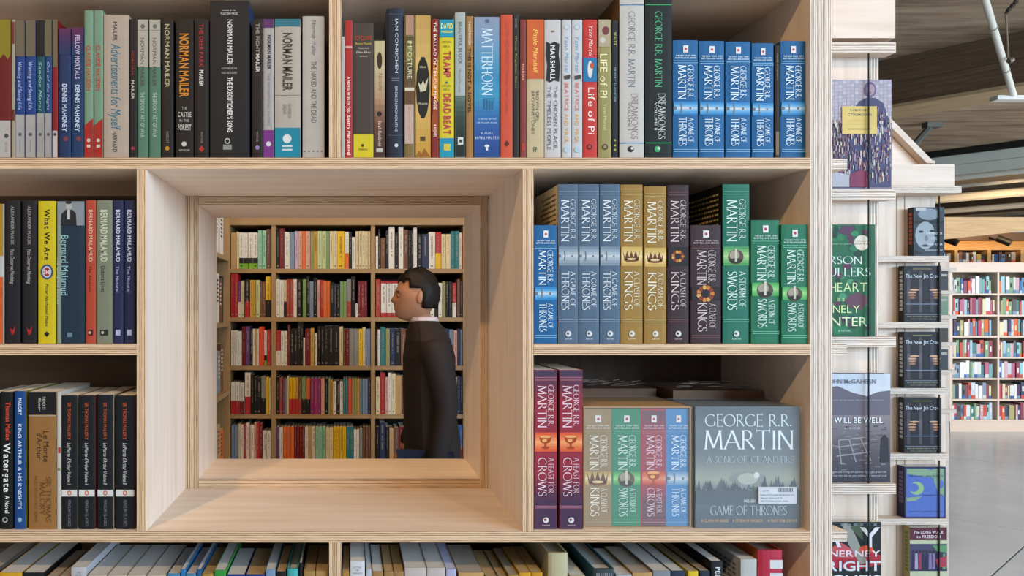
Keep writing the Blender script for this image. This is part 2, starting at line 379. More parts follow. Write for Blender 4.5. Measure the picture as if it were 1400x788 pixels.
def saga(theme, small):
    th = THEME[theme]
    def f(pr, x0, x1, yt, yb):
        h = yb - yt; w = x1 - x0; Yf = lambda v: yt + v * h; X = lambda u: x0 + u * w
        if 'c2' in th:
            cs = [th['c2'], th['c'], th['c'], th['c'], th['c'], th['c2'], th['c2']]
            pr.grad(X(.02), X(.98), Yf(.0) + .5, Yf(1) - .5, cs, 22)
        ba, bb = (.525, .635) if small else (.392, .512)
        pr.grad(X(.03), X(.97), Yf(ba), Yf(bb), th['g'], 7)
        th['e'](pr, X(.48), Yf((ba + bb) / 2), w / 29)
        if small:
            pr.rect(X(.4), X(.6), Yf(.045), Yf(.105), '#eeeeee'); pr.disc(X(.5), Yf(.075), w * .05, '#c33a3a')
            pr.text('THE NEW YORK TIMES', X(.1), X(.9), Yf(.125), Yf(.138), th['t'], 'r', False)
            pr.text('BESTSELLING SERIES', X(.08), X(.92), Yf(.145), Yf(.158), th['t'], 'r', False)
            for v in (.175, .192, .93, .948): pr.rect(X(.03), X(.97), Yf(v), Yf(v) + .8, th['l'])
            pr.text('GEORGE R.R.', X(.57), X(.8), Yf(.215), Yf(.49), th['t'], 's'); pr.text('MARTIN', X(.2), X(.5), Yf(.215), Yf(.505), th['t'], 's')
            pr.text(th['T'][0], X(.6), X(.8), Yf(.665), Yf(.87), th['t'], 's'); pr.text(th['T'][1], X(.22), X(.52), Yf(.66), Yf(.9), th['t'], 's')
        else:
            for v in (.045, .062, .85, .862): pr.rect(X(.03), X(.97), Yf(v), Yf(v) + .8, th['l'])
            pr.text('GEORGE R.R.', X(.6), X(.83), Yf(.095), Yf(.35), th['t'], 's'); pr.text('MARTIN', X(.15), X(.52), Yf(.1), Yf(.36), th['t'], 's')
            pr.text(th['T'][0], X(.6), X(.83), Yf(.55), Yf(.77), th['t'], 's'); pr.text(th['T'][1], X(.17), X(.52), Yf(.55), Yf(.79), th['t'], 's')
            pr.disc(X(.5), Yf(.94), 4, '#e8e8e8'); pr.disc(X(.47), Yf(.938), 1.8, th['c'])
            pr.text('BANTAM', X(.34), X(.66), Yf(.968), Yf(.977), th['t'], 'r', False)
    return f, th['c']

# ================================================================== STRUCTURE
D0 = 1.15; D1 = 1.426; S = D0 / F
fx = lambda px: PX(px, D0); fz = lambda py: PZ(py, D0)
GD = Vector((-.641, .767, 0)); GN = Vector((.767, .641, 0))     # the building's grid stands diagonal to the shelves
# floor: polished concrete slabs
m_floor, nt, b = nodes('polished_concrete')
tc = N(nt, 'ShaderNodeTexCoord'); no = N(nt, 'ShaderNodeTexNoise', Scale=1.3, Detail=8, Roughness=.6)
nt.links.new(tc.outputs['Object'], no.inputs['Vector'])
r = ramp(nt, no.outputs['Fac'], [(.3, '#bcc0c1'), (.55, '#c9cccd'), (.75, '#d2d3d2')]); nt.links.new(r.outputs[0], b.inputs['Base Color'])
rr = N(nt, 'ShaderNodeMapRange'); rr.inputs['To Min'].default_value = .16; rr.inputs['To Max'].default_value = .34
nt.links.new(no.outputs['Fac'], rr.inputs['Value']); nt.links.new(rr.outputs[0], b.inputs['Roughness'])
joint = mat('#5c5d5d', .8)
mb = MB(); mb.box(-9.2, 15.2, -9.2, 18.2, -.3, -.03, joint)
floor = mb.build('floor'); tag(floor, 'polished grey concrete floor with saw-cut joints', kind='structure')
p0 = Vector((3.85, 4.70, 0)); p1 = Vector((4.74, 5.85, 0))
a0 = GD.dot(p0); b0 = GN.dot(p1); LS = 3.1
mb = MB()
hs = LS / 2 - .006
mb.face([tuple(GD*a + GN*b_) for a, b_ in ((-hs,-hs),(-hs,hs),(hs,hs),(hs,-hs))][::-1], m_floor)
for a, b_, c_, d_ in ((-hs,-hs,-hs,hs),(-hs,hs,hs,hs),(hs,hs,hs,-hs),(hs,-hs,-hs,-hs)):
    A = GD*a + GN*b_; B = GD*c_ + GN*d_; dn = Vector((0,0,-.03)); mb.face([A, B, B + dn, A + dn], m_floor)
slab = mb.build('floor_slab', floor)
for i in range(-8, 9):
    for j in range(-8, 9):
        c = GD * (a0 + (i + .5) * LS) + GN * (b0 + (j + .5) * LS)
        if -8 < c.x < 14 and -8 < c.y < 17:
            s2 = slab.copy() if (i, j) != (0, 0) else slab
            if s2 is not slab: COL.objects.link(s2)
            s2.location = c
# walls, the front and right ones open to tall windows
WALL = mat('#8f8b85', .8, .08, 3, name='plaster')
FRAME = mat('#4b4d50', .5, name='window_frame_paint')
mb = MB(); mb.box(-9.2, -9, -9, 18, 0, 4, WALL); tag(mb.build('wall_left', base=(0,0,0)), 'grey plaster wall on the left side', kind='structure')
mb = MB(); mb.box(-9.2, 15.2, 18, 18.2, 0, 4, WALL); tag(mb.build('wall_back'), 'grey plaster wall at the back', kind='structure')
mb = MB(); mb.box(15, 15.2, -9, 18, 0, .5, WALL); mb.box(15, 15.2, -9, 18, 3.5, 4, WALL); tag(mb.build('wall_right'), 'low wall and lintel around the right windows', kind='structure')
mb = MB(); mb.box(-9.2, 15.2, -9.2, -9, 0, .4, WALL); mb.box(-9.2, 15.2, -9.2, -9, 3.6, 4, WALL); tag(mb.build('wall_front'), 'low wall and lintel around the front windows', kind='structure')
mb = MB()
for i in range(9): x = -9 + i * 3; mb.box(x - .04, x + .04, -9.15, -9.05, .4, 3.6, FRAME)
tag(mb.build('window_1'), 'dark mullions of the front windows', kind='structure')
mb = MB()
for i in range(10): y = -9 + i * 3; mb.box(15.05, 15.15, y - .04, y + .04, .5, 3.5, FRAME)
tag(mb.build('window_2'), 'dark mullions of the right windows', kind='structure')
# ceiling: board-marked concrete slab with deep beams
m_conc, nt, b = nodes('board_marked_concrete')
tc = N(nt, 'ShaderNodeTexCoord'); mp = N(nt, 'ShaderNodeMapping'); mp.inputs['Rotation'].default_value = (0, 0, R(-130)); mp.inputs['Scale'].default_value = (.5, 3.5, 3.5)
no = N(nt, 'ShaderNodeTexNoise', Scale=2.2, Detail=9, Roughness=.65); nt.links.new(tc.outputs['Object'], mp.inputs[0]); nt.links.new(mp.outputs[0], no.inputs['Vector'])
r = ramp(nt, no.outputs['Fac'], [(.3, '#6a5642'), (.5, '#9a846c'), (.7, '#b8a48c')]); nt.links.new(r.outputs[0], b.inputs['Base Color']); b.inputs['Roughness'].default_value = .85
CZ = EYE + 2.25; BZ = EYE + 1.8
mb = MB(); mb.box(-9.2, 15.2, -9.2, 18.2, CZ, CZ + .2, m_conc); ceil = mb.build('ceiling'); tag(ceil, 'board-marked brown concrete ceiling', kind='structure')
m_dark = ply_face('dark_board_formwork', '#4c3926', '#5c4733', '#6c5540', .8)
m_strip = ply_face('pale_timber_strip', '#8f7757', '#a68c69', '#b69c78', .7)
m_duct = mat('#b4bab4', .5, .1, 4, metal=0.0, name='grey_duct_metal')
def gbox(mb, a0_, a1_, n0, n1, z0, z1, m):
    P = lambda a, n, z: tuple(GD * a + GN * n + Vector((0, 0, z)))
    c = [P(a0_, n0, z0), P(a1_, n0, z0), P(a1_, n1, z0), P(a0_, n1, z0), P(a0_, n0, z1), P(a1_, n0, z1), P(a1_, n1, z1), P(a0_, n1, z1)]
    for f in ((0,3,2,1),(4,5,6,7),(0,1,5,4),(1,2,6,5),(2,3,7,6),(3,0,4,7)):
        pts = [c[i] for i in f]; mb.face(pts, m, [(GD.dot(Vector(p)), p[2] + GN.dot(Vector(p))) for p in pts])
for k, n0 in enumerate((-2.4, 2.9, 8.2, 13.5, 18.8)):
    for (lo, hi, off) in ((0, .225, 0), (.229, .45, .006)):
        mb = MB(); gbox(mb, -9, 9.4, n0 + off, n0 + .45 - off, BZ + lo + (.03 if lo == 0 else 0), BZ + hi, m_duct if k == 3 else m_dark); mb.build('beam_board', ceil)
    mb = MB(); gbox(mb, -9, 9.4, n0 - .02, n0 + .47, BZ, BZ + .03, m_strip); mb.build('beam_soffit', ceil)
mb = MB(); gbox(mb, -9, 9.4, 13.44, 13.5, CZ - .09, CZ - .01, mat('#0d0c0c', .7)); mb.build('black_edge', ceil)  # black strip along the top edge of the grey beam
m_pipe = mat('#b9b8ae', .45, .08, 10, name='painted_pipe')
for n0, z, rr_ in ((14.9, BZ + .12, .05), (15.7, BZ + .02, .07), (17.2, BZ - .03, .05), (12.3, BZ - .12, .035)):
    mb = MB(); a = GD * -9 + GN * n0 + Vector((0,0,z)); b_ = GD * 9 + GN * n0 + Vector((0,0,z)); mb.tube(a, b_, rr_, m_pipe, 10)
    tag(mb.build('ceiling_pipe'), {14.9: 'thin white pipe highest above the far bookcases', 15.7: 'thick white pipe under the far ceiling', 17.2: 'farthest white pipe under the ceiling', 12.3: 'nearest slim white pipe below the grey beam'}[n0], 'pipe', 'pipes under the concrete ceiling')
# hanging white pipe with its bracket at top right
A = Vector((PX(1338, 4.75), 4.75, PZ(-30, 4.75))); B = Vector((PX(1386, 6.2), 6.2, PZ(132, 6.2)))
pr_ = empty('conduit_pipe', B, 'white conduit slanting down from the ceiling at top right', 'pipe')
mb = MB(); A.z = min(A.z, CZ - .2); mb.tube(A, B, .021, mat('#c9c7bc', .4), 14, .023); mb.build('pipe', pr_, base=B)
mb = MB()
for t in (.35, .72): c = A.lerp(B, t); c2 = A.lerp(B, t + .006); mb.tube(c, c2, .027, mat('#9a988f', .4), 14)
mb.build('coupling', pr_, base=B)
mb = MB(); c = B; mb.box(c.x - .16, c.x + .13, c.y - .04, c.y + .04, c.z - .035, c.z, mat('#d6d6d0', .4)); mb.tube(c + Vector((.12,0,-.02)), c + Vector((.3,-.1,.03)), .02, mat('#1c1b1b', .5)); mb.build('bracket', pr_, base=B)
hr = MB(); T = Vector((PX(1375, 5.6), 5.6, PZ(18, 5.6))); hr.tube(T, (PX(1379, 5.6), 5.6, PZ(84, 5.6)), .006, mat('#8a7a66', .5), 8)
for i in range(7): hr.tube((T.x + .012*i, T.y, T.z + .013*i), (T.x + .012*(i+1), T.y, T.z + .013*(i+1) + (.01 if i % 2 else -.01)), .012, mat('#3b3028', .6), 8)
hr.tube((PX(1379, 5.6), 5.6, PZ(84, 5.6)), (PX(1384, 5.6), 5.6, PZ(81, 5.6)), .02, mat('#6a5a48', .5), 8)
tag(hr.build('hanging_rod', base=tuple(T)), 'thin metal rod hanging from the ceiling beside the white conduit', 'rod')
st = MB(); A = Vector((PX(1238, 9.3), 9.3, PZ(212, 9.3))); B = Vector((PX(1271, 9.4), 9.4, CZ - .052))
st.tube(A, B, .035, mat('#4d5250', .5), 6); st.box(B.x - .06, B.x + .12, B.y - .05, B.y + .05, B.z - .01, B.z + .05, mat('#4d5250', .5))
tag(st.build('diagonal_brace', base=tuple(A)), 'grey steel brace slanting up to the concrete ceiling', 'brace')

# ================================================================== FRONT BOOKCASE
case = empty('bookcase', (fx(500), D0 + .138, 0), 'large birch plywood bookcase in front with a square see-through opening', 'bookcase')
cb = tuple(case.location)
def board(nm, x0, x1, y0, y1, z0, z1, parent=None, base=None, m=PLY, me=EDGE, **k):
    q = MB(); q.box(x0, x1, y0, y1, z0, z1, m, me, **k); return q.build(nm, parent or case, base=base or cb)
LX, RX = fx(-420), fx(1108); TH = fz(0) - fz(15.2)
ZS1, ZS2, ZS3, ZM = fz(215.5), fz(726.8), fz(470.5), None       # top faces of the shelves
zt = fz(-39.5)
for nm, z in (('shelf', zt), ('shelf', ZS1), ('shelf', ZS2), ('shelf', fz(982)), ('shelf', fz(1237)), ('shelf', fz(1492)), ('shelf', fz(1747))):
    board(nm, LX, RX, D0, D1, z - TH, z)
XA0, XA1, XB0, XB1 = fx(187), fx(199.8), fx(714.8), fx(729.8)
board('shelf', LX, XA0, D0, D1, ZS3 - TH, ZS3); board('shelf', XB1, RX, D0, D1, ZS3 - TH, ZS3)
board('upright', XA0, XA1, D0, D1, ZS2, ZS1 - TH); board('upright', XB0, XB1, D0, D1, ZS2, ZS1 - TH)
# uprights of the rows above and below
for za, zb_ in ((ZS1, zt - TH), (fz(982), ZS2 - TH), (fz(1237), fz(982) - TH), (fz(1492), fz(1237) - TH), (fz(1747), fz(1492) - TH), (0, fz(1747) - TH)):
    board('upright', fx(450), fx(466.5), D0, D1, za, zb_)
xm = fx(1123)
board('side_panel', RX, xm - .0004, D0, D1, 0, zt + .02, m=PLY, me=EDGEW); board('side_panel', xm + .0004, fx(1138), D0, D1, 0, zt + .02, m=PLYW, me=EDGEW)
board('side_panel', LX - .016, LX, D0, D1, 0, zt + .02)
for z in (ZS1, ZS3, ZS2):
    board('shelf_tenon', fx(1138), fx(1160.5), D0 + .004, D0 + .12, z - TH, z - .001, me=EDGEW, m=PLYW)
# back panels around the opening
board('back_panel', LX, XA0 + .005, D1, D1 + .008, ZS2 - TH, ZS1, m=BACK, me=BACK); board('back_panel', XB1 - .005, RX, D1, D1 + .008, ZS2 - TH, ZS1, m=BACK, me=BACK)
board('back_panel', LX, RX, D1, D1 + .008, ZS1, zt, m=BACK, me=BACK); board('back_panel', LX, RX, D1, D1 + .008, 0, ZS2 - TH, m=BACK, me=BACK)
# second case standing back to back: its frame continues the opening
D2 = 1.15 * 1.407
rear = empty('bookcase', (0, D2 - .09, 0), 'second plywood bookcase back to back behind, framing the inner opening', 'bookcase'); rb = tuple(rear.location)
ix0, ix1, iz1, iz0 = PX(271.5, D1), PX(656.3, D1), PZ(281, D1), PZ(655, D1); g = .0004
yA = D1 + .0005
board('frame_side', XA1 + g, ix0, yA, D2, ZS2 + g, ZS1 - TH - g, rear, rb); board('frame_side', ix1, XB0 - g, yA, D2, ZS2 + g, ZS1 - TH - g, rear, rb)
board('frame_top', ix0, ix1, yA, D2, iz1, ZS1 - TH - g, rear, rb); board('frame_sill', ix0, ix1, yA, D2, ZS2 + g, iz0, rear, rb)
yB = D1 + .009
for x0, x1, z0, z1 in ((LX, XA1, ZS2 - TH, ZS1), (XB0, RX, ZS2 - TH, ZS1), (LX, RX, ZS1, zt), (LX, RX, 0, ZS2 - TH)):
    board('case_panel', x0, x1, yB, yB + .016, z0, z1, rear, rb)
for z in (zt, ZS1 + .02, ZS2 - TH - .02, fz(1237), fz(1747)): board('shelf', LX, RX, yB + .017, D2, z - TH, z, rear, rb)
for x in (LX, RX - .016): board('side_panel', x, x + .016, yB + .017, D2 + .001, 0, zt, rear, rb)

# ------------------------------------------------------------------ front books
B0 = 215.4
G1 = 'books on the top shelf, left bay'
def bl(*a, **k): return book(*a, **k)
cr = '#cfc6b6'
bl(-5, 15, 27, B0, '#6e1a1c', 'dark red and yellow paperback at the far left of the top shelf', G1, spec([('R',0,1,27,75,'#8b7d20'),('P',[(0,75),(.3,80),(.5,72),(.8,82),(1,75),(1,70),(0,70)],'#8b7d20'),('R',0,1,165,B0,'#b9b3b0'),('D',.7,186,3,'#4a4a4a'),V('VINTAGE',.6,.8,194,208,'#6a6a6a','r')]))
bl(15.5, 20.5, 27, B0, '#a8a08c', 'thin cream paperback with red specks beside the red and yellow one', G1, spec([('R',.2,1,30,60,'#8a2a20'),('R',.2,1,150,165,'#7a1d1d')]))
for i, (a, b_, c2, lb) in enumerate(((21,34,'#1c3f86','first blue and tan paperback with a pale foot, top shelf left'),(34.5,49,'#1c3f86','second blue and tan paperback with a pale foot, left of the dark-topped one'))):
    bl(a, b_, 28, B0, c2, lb, G1, spec([('R',0,1,28,77,'#6f6350'),('R',0,1,157,B0,'#aaa6a4'),V('Wanting and Seeing Life',.3,.72,84,150,'#a9b9d8','i'),('D',.5,184,2.5,'#5a5a5a'),V('BOOKS',.4,.6,192,208,'#777','r') if 0 else ('R',.45,.55,192,208,'#8a8886')]))
bl(49.5, 61, 28, B0, '#14505c', 'teal paperback with near-black top and grey foot', G1, spec([('R',0,1,28,77,'#17161a'),('R',0,1,155,B0,'#a39f9c'),V('Sandor Marai',.3,.7,84,150,'#8fb6c0','i'),('D',.5,184,2.2,'#5a5a5a')]))
bl(61.5, 71, 27, B0, '#1a3f78', 'narrow blue paperback with olive top beside the teal one', G1, spec([('R',0,1,27,77,'#6b6348'),('R',0,1,155,B0,'#a39f9c'),V('Out of the Night',.3,.7,84,150,'#9fb3cc','i'),('D',.5,184,2.2,'#5a5a5a')]))
bl(71.5, 79, 27, B0, '#8a1d22', 'slim red paperback with olive top and white foot', G1, spec([('R',0,1,27,92,'#6b6348'),('R',0,1,179,B0,'#c2bebc'),('D',.5,184,2.2,'#4a4a4a')]))
bl(80, 97, 39, B0, '#1d3460', 'navy paperback with purple top, left one of the pair', G1, spec([('G',0,1,39,75,['#5b2457','#3a2a5c','#1d3460'],8),V('DENNIS MAHONEY',.3,.72,115,180,'#b9c4d8'),('D',.6,190,3.5,'#7d3a46')]))
bl(97.5, 114.5, 38, B0, '#173a63', 'navy paperback with purple top, right one of the pair', G1, spec([('G',0,1,38,75,['#5e2254','#402a5c','#173a63'],8),V('FELLOW MORTALS',.3,.7,48,108,'#b7a7c4'),V('DENNIS MAHONEY',.3,.7,116,180,'#b9c4d8'),('D',.6,190,3.5,'#7d3a46')]))
for a, b_, lb in ((115,127.5,'pale green paperback with red slanted foot, left of two'),(128,141,'pale green paperback with red slanted foot, right of two')):
    bl(a, b_, 14, B0, '#7b9b82', lb, G1, spec([('P',[(0,B0),(1,B0),(1,162),(0,172)],'#a8261f'),V('CLAUDE HAUDEN',.25,.75,62,124,'#a5432e'),('D',.5,192,2.5,'#d9c9b9'),('R',.3,.7,198,202,'#d9c9b9')]))
bl(141.5, 176, 20, B0, '#b9a898', 'wide cream paperback with teal handwriting down its spine', G1, spec([V('MAILER',.38,.56,30,56,'#2b2b2b','r'),V('Advertisements for Myself',.3,.72,60,176,'#246a80','i'),V('HARVARD',.36,.56,180,208,'#3a3532','r')]), depth=.14)
bl(176.5, 187, 26, B0, '#1d1718', 'narrow black paperback between the cream and the green ones', G1, spec([V('NORMAN',.3,.7,70,102,'#7a2226'),V('MAILER',.3,.7,110,136,'#bdb7b0'),('D',.5,203,2.5,'#a03040')]))
for a, b_, lb in ((187.5,203,'green paperback with cream top, left of the two'),(204,219.5,'green paperback with cream top, right of the two')):
    bl(a, b_, 27, B0, '#587f69', lb, G1, spec([('R',0,1,27,92,'#b4ac9e'),('D',.5,36,3,'#6a6a68'),('R',0,1,41,41.8,'#7a7a70'),V('NORMAN MAILER',.3,.65,52,118,'#4d4a44','r'),V('THE SPOOKY ART OF WAR',.3,.68,126,188,'#a7bba9','r')]))
bl(220.5, 237, 27, B0, '#211a19', 'black paperback with cream name and orange mark at its foot', G1, spec([V('NORMAN MAILER',.3,.7,33,120,'#a59a78'),V('HARLOT',.4,.65,180,196,'#8a8078','r'),('D',.5,203,3,'#c8862a')]))
bl(240, 264.5, 26, B0, '#1d1715', 'black paperback with large orange lettering', G1, spec([V('NORMAN MAILER',.22,.78,46,133,'#c2761f'),('H','THE',.35,.65,146,150,'#a7a29a','r'),('H','CASTLE',.12,.9,153,160,'#b5b0a8'),('H','IN THE',.22,.78,163,167,'#a7a29a','r'),('H','FOREST',.12,.9,170,178,'#b5b0a8'),('D',.48,197,3.4,'#d0cbc4'),('H','RANDOM',.2,.8,204,207,'#a7a29a','r')]))
bl(265.5, 285.5, 26, B0, '#221a1b', 'black paperback with small red lettering and red diamond', G1, spec([V('THE DEER PARK',.35,.65,33,92,'#9a2430'),V('MAILER',.35,.65,96,118,'#c9c4bc'),V('VINTAGE',.45,.6,180,196,'#8a8078','r'),('P',[(.5,199),(.7,204),(.5,208),(.3,204)][::-1],'#b33228')]))
def execd(pr, x0, x1, yt, yb):
    pr.text('WINNER OF THE', 304, 322, 13, 15, '#c9c6c2', 'r', False); pr.text('PULITZER PRIZE', 302, 325, 17, 20, '#c9c6c2', 'r', False)
    pr.text('NORMAN MAILER', 311, 318, 27, 88, '#c9c6c2'); pr.text('AUTHOR OF THE', 303, 324, 92, 95, '#a9a6a2', 'r', False); pr.text('NAKED AND THE DEAD', 303, 324, 98, 101, '#a9a6a2', 'r', False)
    pr.text("THE EXECUTIONER'S SONG", 311, 318, 106, 181, '#dedbd6'); pr.disc(311, 193, 4, '#c9c6c2'); pr.disc(311, 193, 2.6, '#1a1a1c'); pr.rect(305, 317, 198, 205, '#8e8c8a')
bl(287, 341, 1, B0, '#1b1a1d', 'thick tall black paperback under the case top, widest of its row', G1, execd, side='#27406e', depth=.15)
bl(344.5, 359.5, 26, B0, '#251b19', 'dark brown paperback right of the thick black one', G1, spec([V('THE FIGHT',.35,.7,32,72,'#8f8784'),V('MAILER',.35,.7,74,99,'#c9c4bc'),V('VINTAGE',.4,.6,180,194,'#8f8784','r'),('D',.5,202,3,'#8f83b5')]))
bl(360, 374.5, 26, B0, '#b5aea8', 'slim cream paperback with purple top and foot', G1, spec([('R',0,1,26,38,'#5f3069'),('R',0,1,178,B0,'#7c2f86'),V('NORMAN MAILER',.4,.75,48,95,'#2f2e38'),V('THE PRESIDENTIAL PAPERS',.4,.65,100,172,'#8a8794','r'),('D',.5,197,3.5,'#dcd6dc')]))
bl(375.5, 411, 26, B0, '#bdb3a6', 'wide cream paperback with teal top and foot', G1, spec([('R',0,1,26,36,'#2f7585'),('R',0,1,175,B0,'#1288a0'),('R',0,1,130,130.6,'#8b8279'),V('NORMAN MAILER',.32,.7,45,124,'#3a332f'),V("AN AMERICAN",.52,.66,142,162,'#7d756d','r'),V("DREAM",.32,.46,143,156,'#7d756d','r'),('D',.48,190,6,'#e3e6e4'),('R',.28,.68,199,201,'#e3e6e4'),('R',.28,.68,204,206,'#e3e6e4')]))
bl(413.5, 443.5, 22, B0, '#c2bab0', 'plain off-white paperback last before the upright', G1, spec([V('Norman Mailer',.42,.65,28,76,'#6a6666','r'),V('THE NAKED AND THE DEAD',.4,.66,84,168,'#6b5f58','r')]+[('D',.1+.2*i,207,.9,'#555') for i in range(5)]))
G2 = 'books on the top shelf, middle bay'
bl(466.8, 471.5, 50, B0, '#cdbfb4', 'thin pale paperback squeezed against the upright', G2)
bl(472, 482, 28, B0, '#b52a2a', 'thin bright red paperback next to the upright', G2, spec([V('Sherry Marckengel',.3,.75,158,212,'#e8d9d4'),V('A NOVEL WORTH YOU',.3,.7,105,155,'#e8d9d4'),('R',0,1,63,66,'#d8a3a0')]))
bl(483, 511, 32, B0, '#4a3f3a', 'dark brown paperback with a yellow foot', G2, spec([('R',0,1,184,B0,'#dcc928'),('H','CYCLOPS',.1,.92,49,55,'#b03d2c'),('H','Benito Mussels',.1,.9,58,61,'#bfae3a','r'),('H','TRANSLATED BY',.22,.8,65,67,'#c9c2b6','r'),('H','Ellen Elias',.15,.85,70,73,'#c9c2b6','r'),('H','and others by',.3,.7,76,78,'#c9c2b6','r'),('D',.45,199,2,'#4a4520'),('H','MARCH',.25,.7,203,206,'#4a4520','r')]))
bl(512, 526.5, 56, B0, '#8c7a58', 'short tan paperback fading to brown', G2, spec([('G',0,1,56,B0-.5,['#c6bb8c','#c9b894','#b89070','#6b4436','#4a2c2c'],20),('D',.48,83,3.5,'#3a2a18',12),V('Natasha',.4,.8,100,124,'#7a6038','i'),('D',.45,156,3.5,'#2a1a18'),V('Sarah Rundqvist',.35,.7,165,200,'#d8c8b8','i'),('R',.15,.8,203,208,'#c9c4bc')]))
bl(528, 552, 11, B0, '#20283c', 'tall navy hardback with silver lettering and rounded spine', G2, spec([('R',.1,.95,19,19.7,'#53607a'),V('IAN CONRICHEN',.52,.7,26,100,'#c5ccd8','r'),('R',.3,.75,107,108,'#7b8499'),('R',.3,.75,110,111,'#7b8499'),V('BROKEN MONOLITHS',.5,.66,118,180,'#b9c0cc','r'),('R',.1,.95,185,185.7,'#53607a'),('D',.58,199,2.6,'#d5dae4')]), hard=True, depth=.15, lean=0)
bl(553, 567, 21, B0, '#87703f', 'olive collage paperback with pink lower label', G2, spec([('R',.1,.9,21,48,'#b78c73'),('G',.1,.95,50,120,['#57502c','#8a8440','#4b4030','#6b5030'],12),V('IMPOSTURE',.3,.75,56,108,'#cfc8a0','r'),('R',0,1,120,124,'#e3dac4'),('R',0,1,124,143,'#6a4a2c'),('R',0,.9,143,197,'#cdb0a0'),V('BENJAMIN MARKOVITS',.35,.62,146,192,'#9a7a6a','r')]))
bl(568, 589, 21, B0, '#c79a4a', 'golden paperback with a black oval and pale bird', G2, spec([('G',0,1,21,B0-.5,['#c9a258','#dcb76a','#d9b263','#cf9c3e'],10),('D',.48,120,9.5,'#1b1815',43),('H','A Book',.25,.7,90,93,'#cfc6a4','r'),('P',[(.15,112),(.35,117),(.5,110),(.6,116),(.85,106),(.7,124),(.3,126)][::-1],'#d8cfae'),('H','Margarita',.2,.8,140,143,'#cfc6a4','r'),('R',.3,.65,187,193,'#5a4020'),('P',[(0,B0-1),(.2,206),(.4,210),(.6,203),(.8,209),(1,B0-1)][::-1],'#9c6220')]))
bl(589.5, 600, 26, B0, '#8b2320', 'dark red paperback with orange flames', G2, spec([('P',[(0,130),(.3,80),(.6,100),(1,72),(1,140)][::-1],'#d88a2a'),('P',[(0,165),(.5,135),(1,170),(1,185),(0,180)][::-1],'#a04a22'),V('THE BALLAD OF TIN-CUP MAGEE',.3,.7,30,150,'#ead9c4'),V('A NOVEL',.3,.7,170,188,'#ead9c4')]))
bl(600.5, 621, 27, B0, '#e3d02a', 'bright yellow paperback with cyan ends and red lettering', G2, spec([('R',0,1,27,51,'#1a98b8'),('R',0,1,189,B0,'#1a98b8'),('H','DAVID',.1,.92,32,39,'#e8e04a'),('H','MARKSON',.12,.9,42,45,'#e8e04a'),('H','EPITAPH',.2,.8,56,59,'#6a5a20','r'),('H','FOR A',.25,.7,62,65,'#6a5a20','r'),V('TRAMP',.28,.8,70,106,'#b5304a'),('D',.5,113,1.6,'#2a7a8a'),('H','EPITAPH',.2,.8,116,119,'#6a5a20','r'),('H','FOR A',.25,.7,121,124,'#6a5a20','r'),V('DEAD BEAT',.28,.8,128,184,'#b5304a'),('R',.28,.75,197,206,'#d8c84a')]))
bl(622, 636.5, 17, B0, '#b4bdb9', 'tall grey-white paperback fading to dark green', G2, spec([('G',0,1,131,B0-.5,['#5e756c','#33473f','#22312c','#1a2522'],12),V('BEAUTIFUL BLOCK',.35,.7,30,88,'#5c6c74'),V('Michael Martone',.35,.6,94,126,'#8a9498','r'),('R',.25,.8,188,198,'#e5e5e2'),('R',.4,.7,191,195,'#2a3a34')]))
bl(637, 647.5, 22, B0, '#a87b42', 'narrow tan paperback with black lettering', G2, spec([V('DAVID MARKSON',.3,.65,30,62,'#e8dcc8','r'),V('THIS IS NOT A NOVEL',.25,.7,66,155,'#2b1d12')]))
def matter(pr, x0, x1, yt, yb):
    pr.grad(x0+.5, x1-.5, yt+.3, yb-.3, ['#8f9fb8','#7f9ec0','#5c9cc0','#3c90bc','#3f9cc4','#2f6fae','#2a55a0','#1f4a90'], 30)
    pr.disc(666, 29, 3, '#5a6a8a'); pr.text('MATTERHORN', 659, 673, 39, 130, '#cfe0ea', 's'); pr.rect(660, 676, 134, 150, '#2f86b0')
    for i in range(4): pr.rect(661+3.6*i, 663+3.6*i, 136+i, 150, '#285f90')
    pr.text('A NOVEL OF THE', 654, 678, 162, 164, '#bcd0e4', 'r', False); pr.text('VIETNAM WAR', 651, 680, 167, 169, '#bcd0e4', 'r', False)
    pr.text('KARL', 657, 675, 181, 184, '#c5d5e8', 'S', False); pr.text('MARLANTES', 649, 682, 187, 190.5, '#c5d5e8', 'S', False); pr.rect(664, 667, 198, 206, '#e4ecf4'); pr.disc(665.5, 200, 3.5, '#e4ecf4', 1.6)
bl(648, 683, 23, B0, '#5c8cb8', 'wide blue paperback shading from pale sky to deep blue', G2, matter, depth=.14)
bl(684.5, 701, 20, B0, '#d9573a', 'orange-red paperback right of the wide blue one', G2, spec([V('LLOYD AND MILICENT Thirteen Short Stories',.4,.72,30,155,'#b5432c','r'),('P',[(.5,192),(.75,197),(.45,201),(.3,197)][::-1],'#6a2018')]))
bl(702, 709.5, 19, B0, '#2b2a28', 'thin black paperback with green lettering', G2, spec([V('DAVID',.3,.6,26,38,'#a9a9a0','r'),V('Wendy Ringdalen Scott',.3,.65,48,120,'#9fae5a','i')]))
bl(711, 719.5, 27, B0, '#8a3a34', 'thin maroon paperback left of the orange and cream one', G2, spec([V('THE WAR CHILDREN',.3,.6,36,85,'#6a3a34','r'),V('MARIAS',.3,.65,88,110,'#d8a890'),('R',.25,.8,196,206,'#c03a34')]))
bl(720, 744, 27, B0, '#d3c19a', 'paperback with orange upper half and cream lower half', G2, spec([('R',0,1,27,108,'#d5622e'),V('Paule Marshall',.38,.68,40,98,'#e5c254','i'),V('BROWN GIRL,',.52,.72,124,168,'#6a5f50','r'),V('BROWNSTONES',.28,.46,124,184,'#6a5f50','r'),('H','FP',.38,.6,201,208,'#4a6a3a')]))
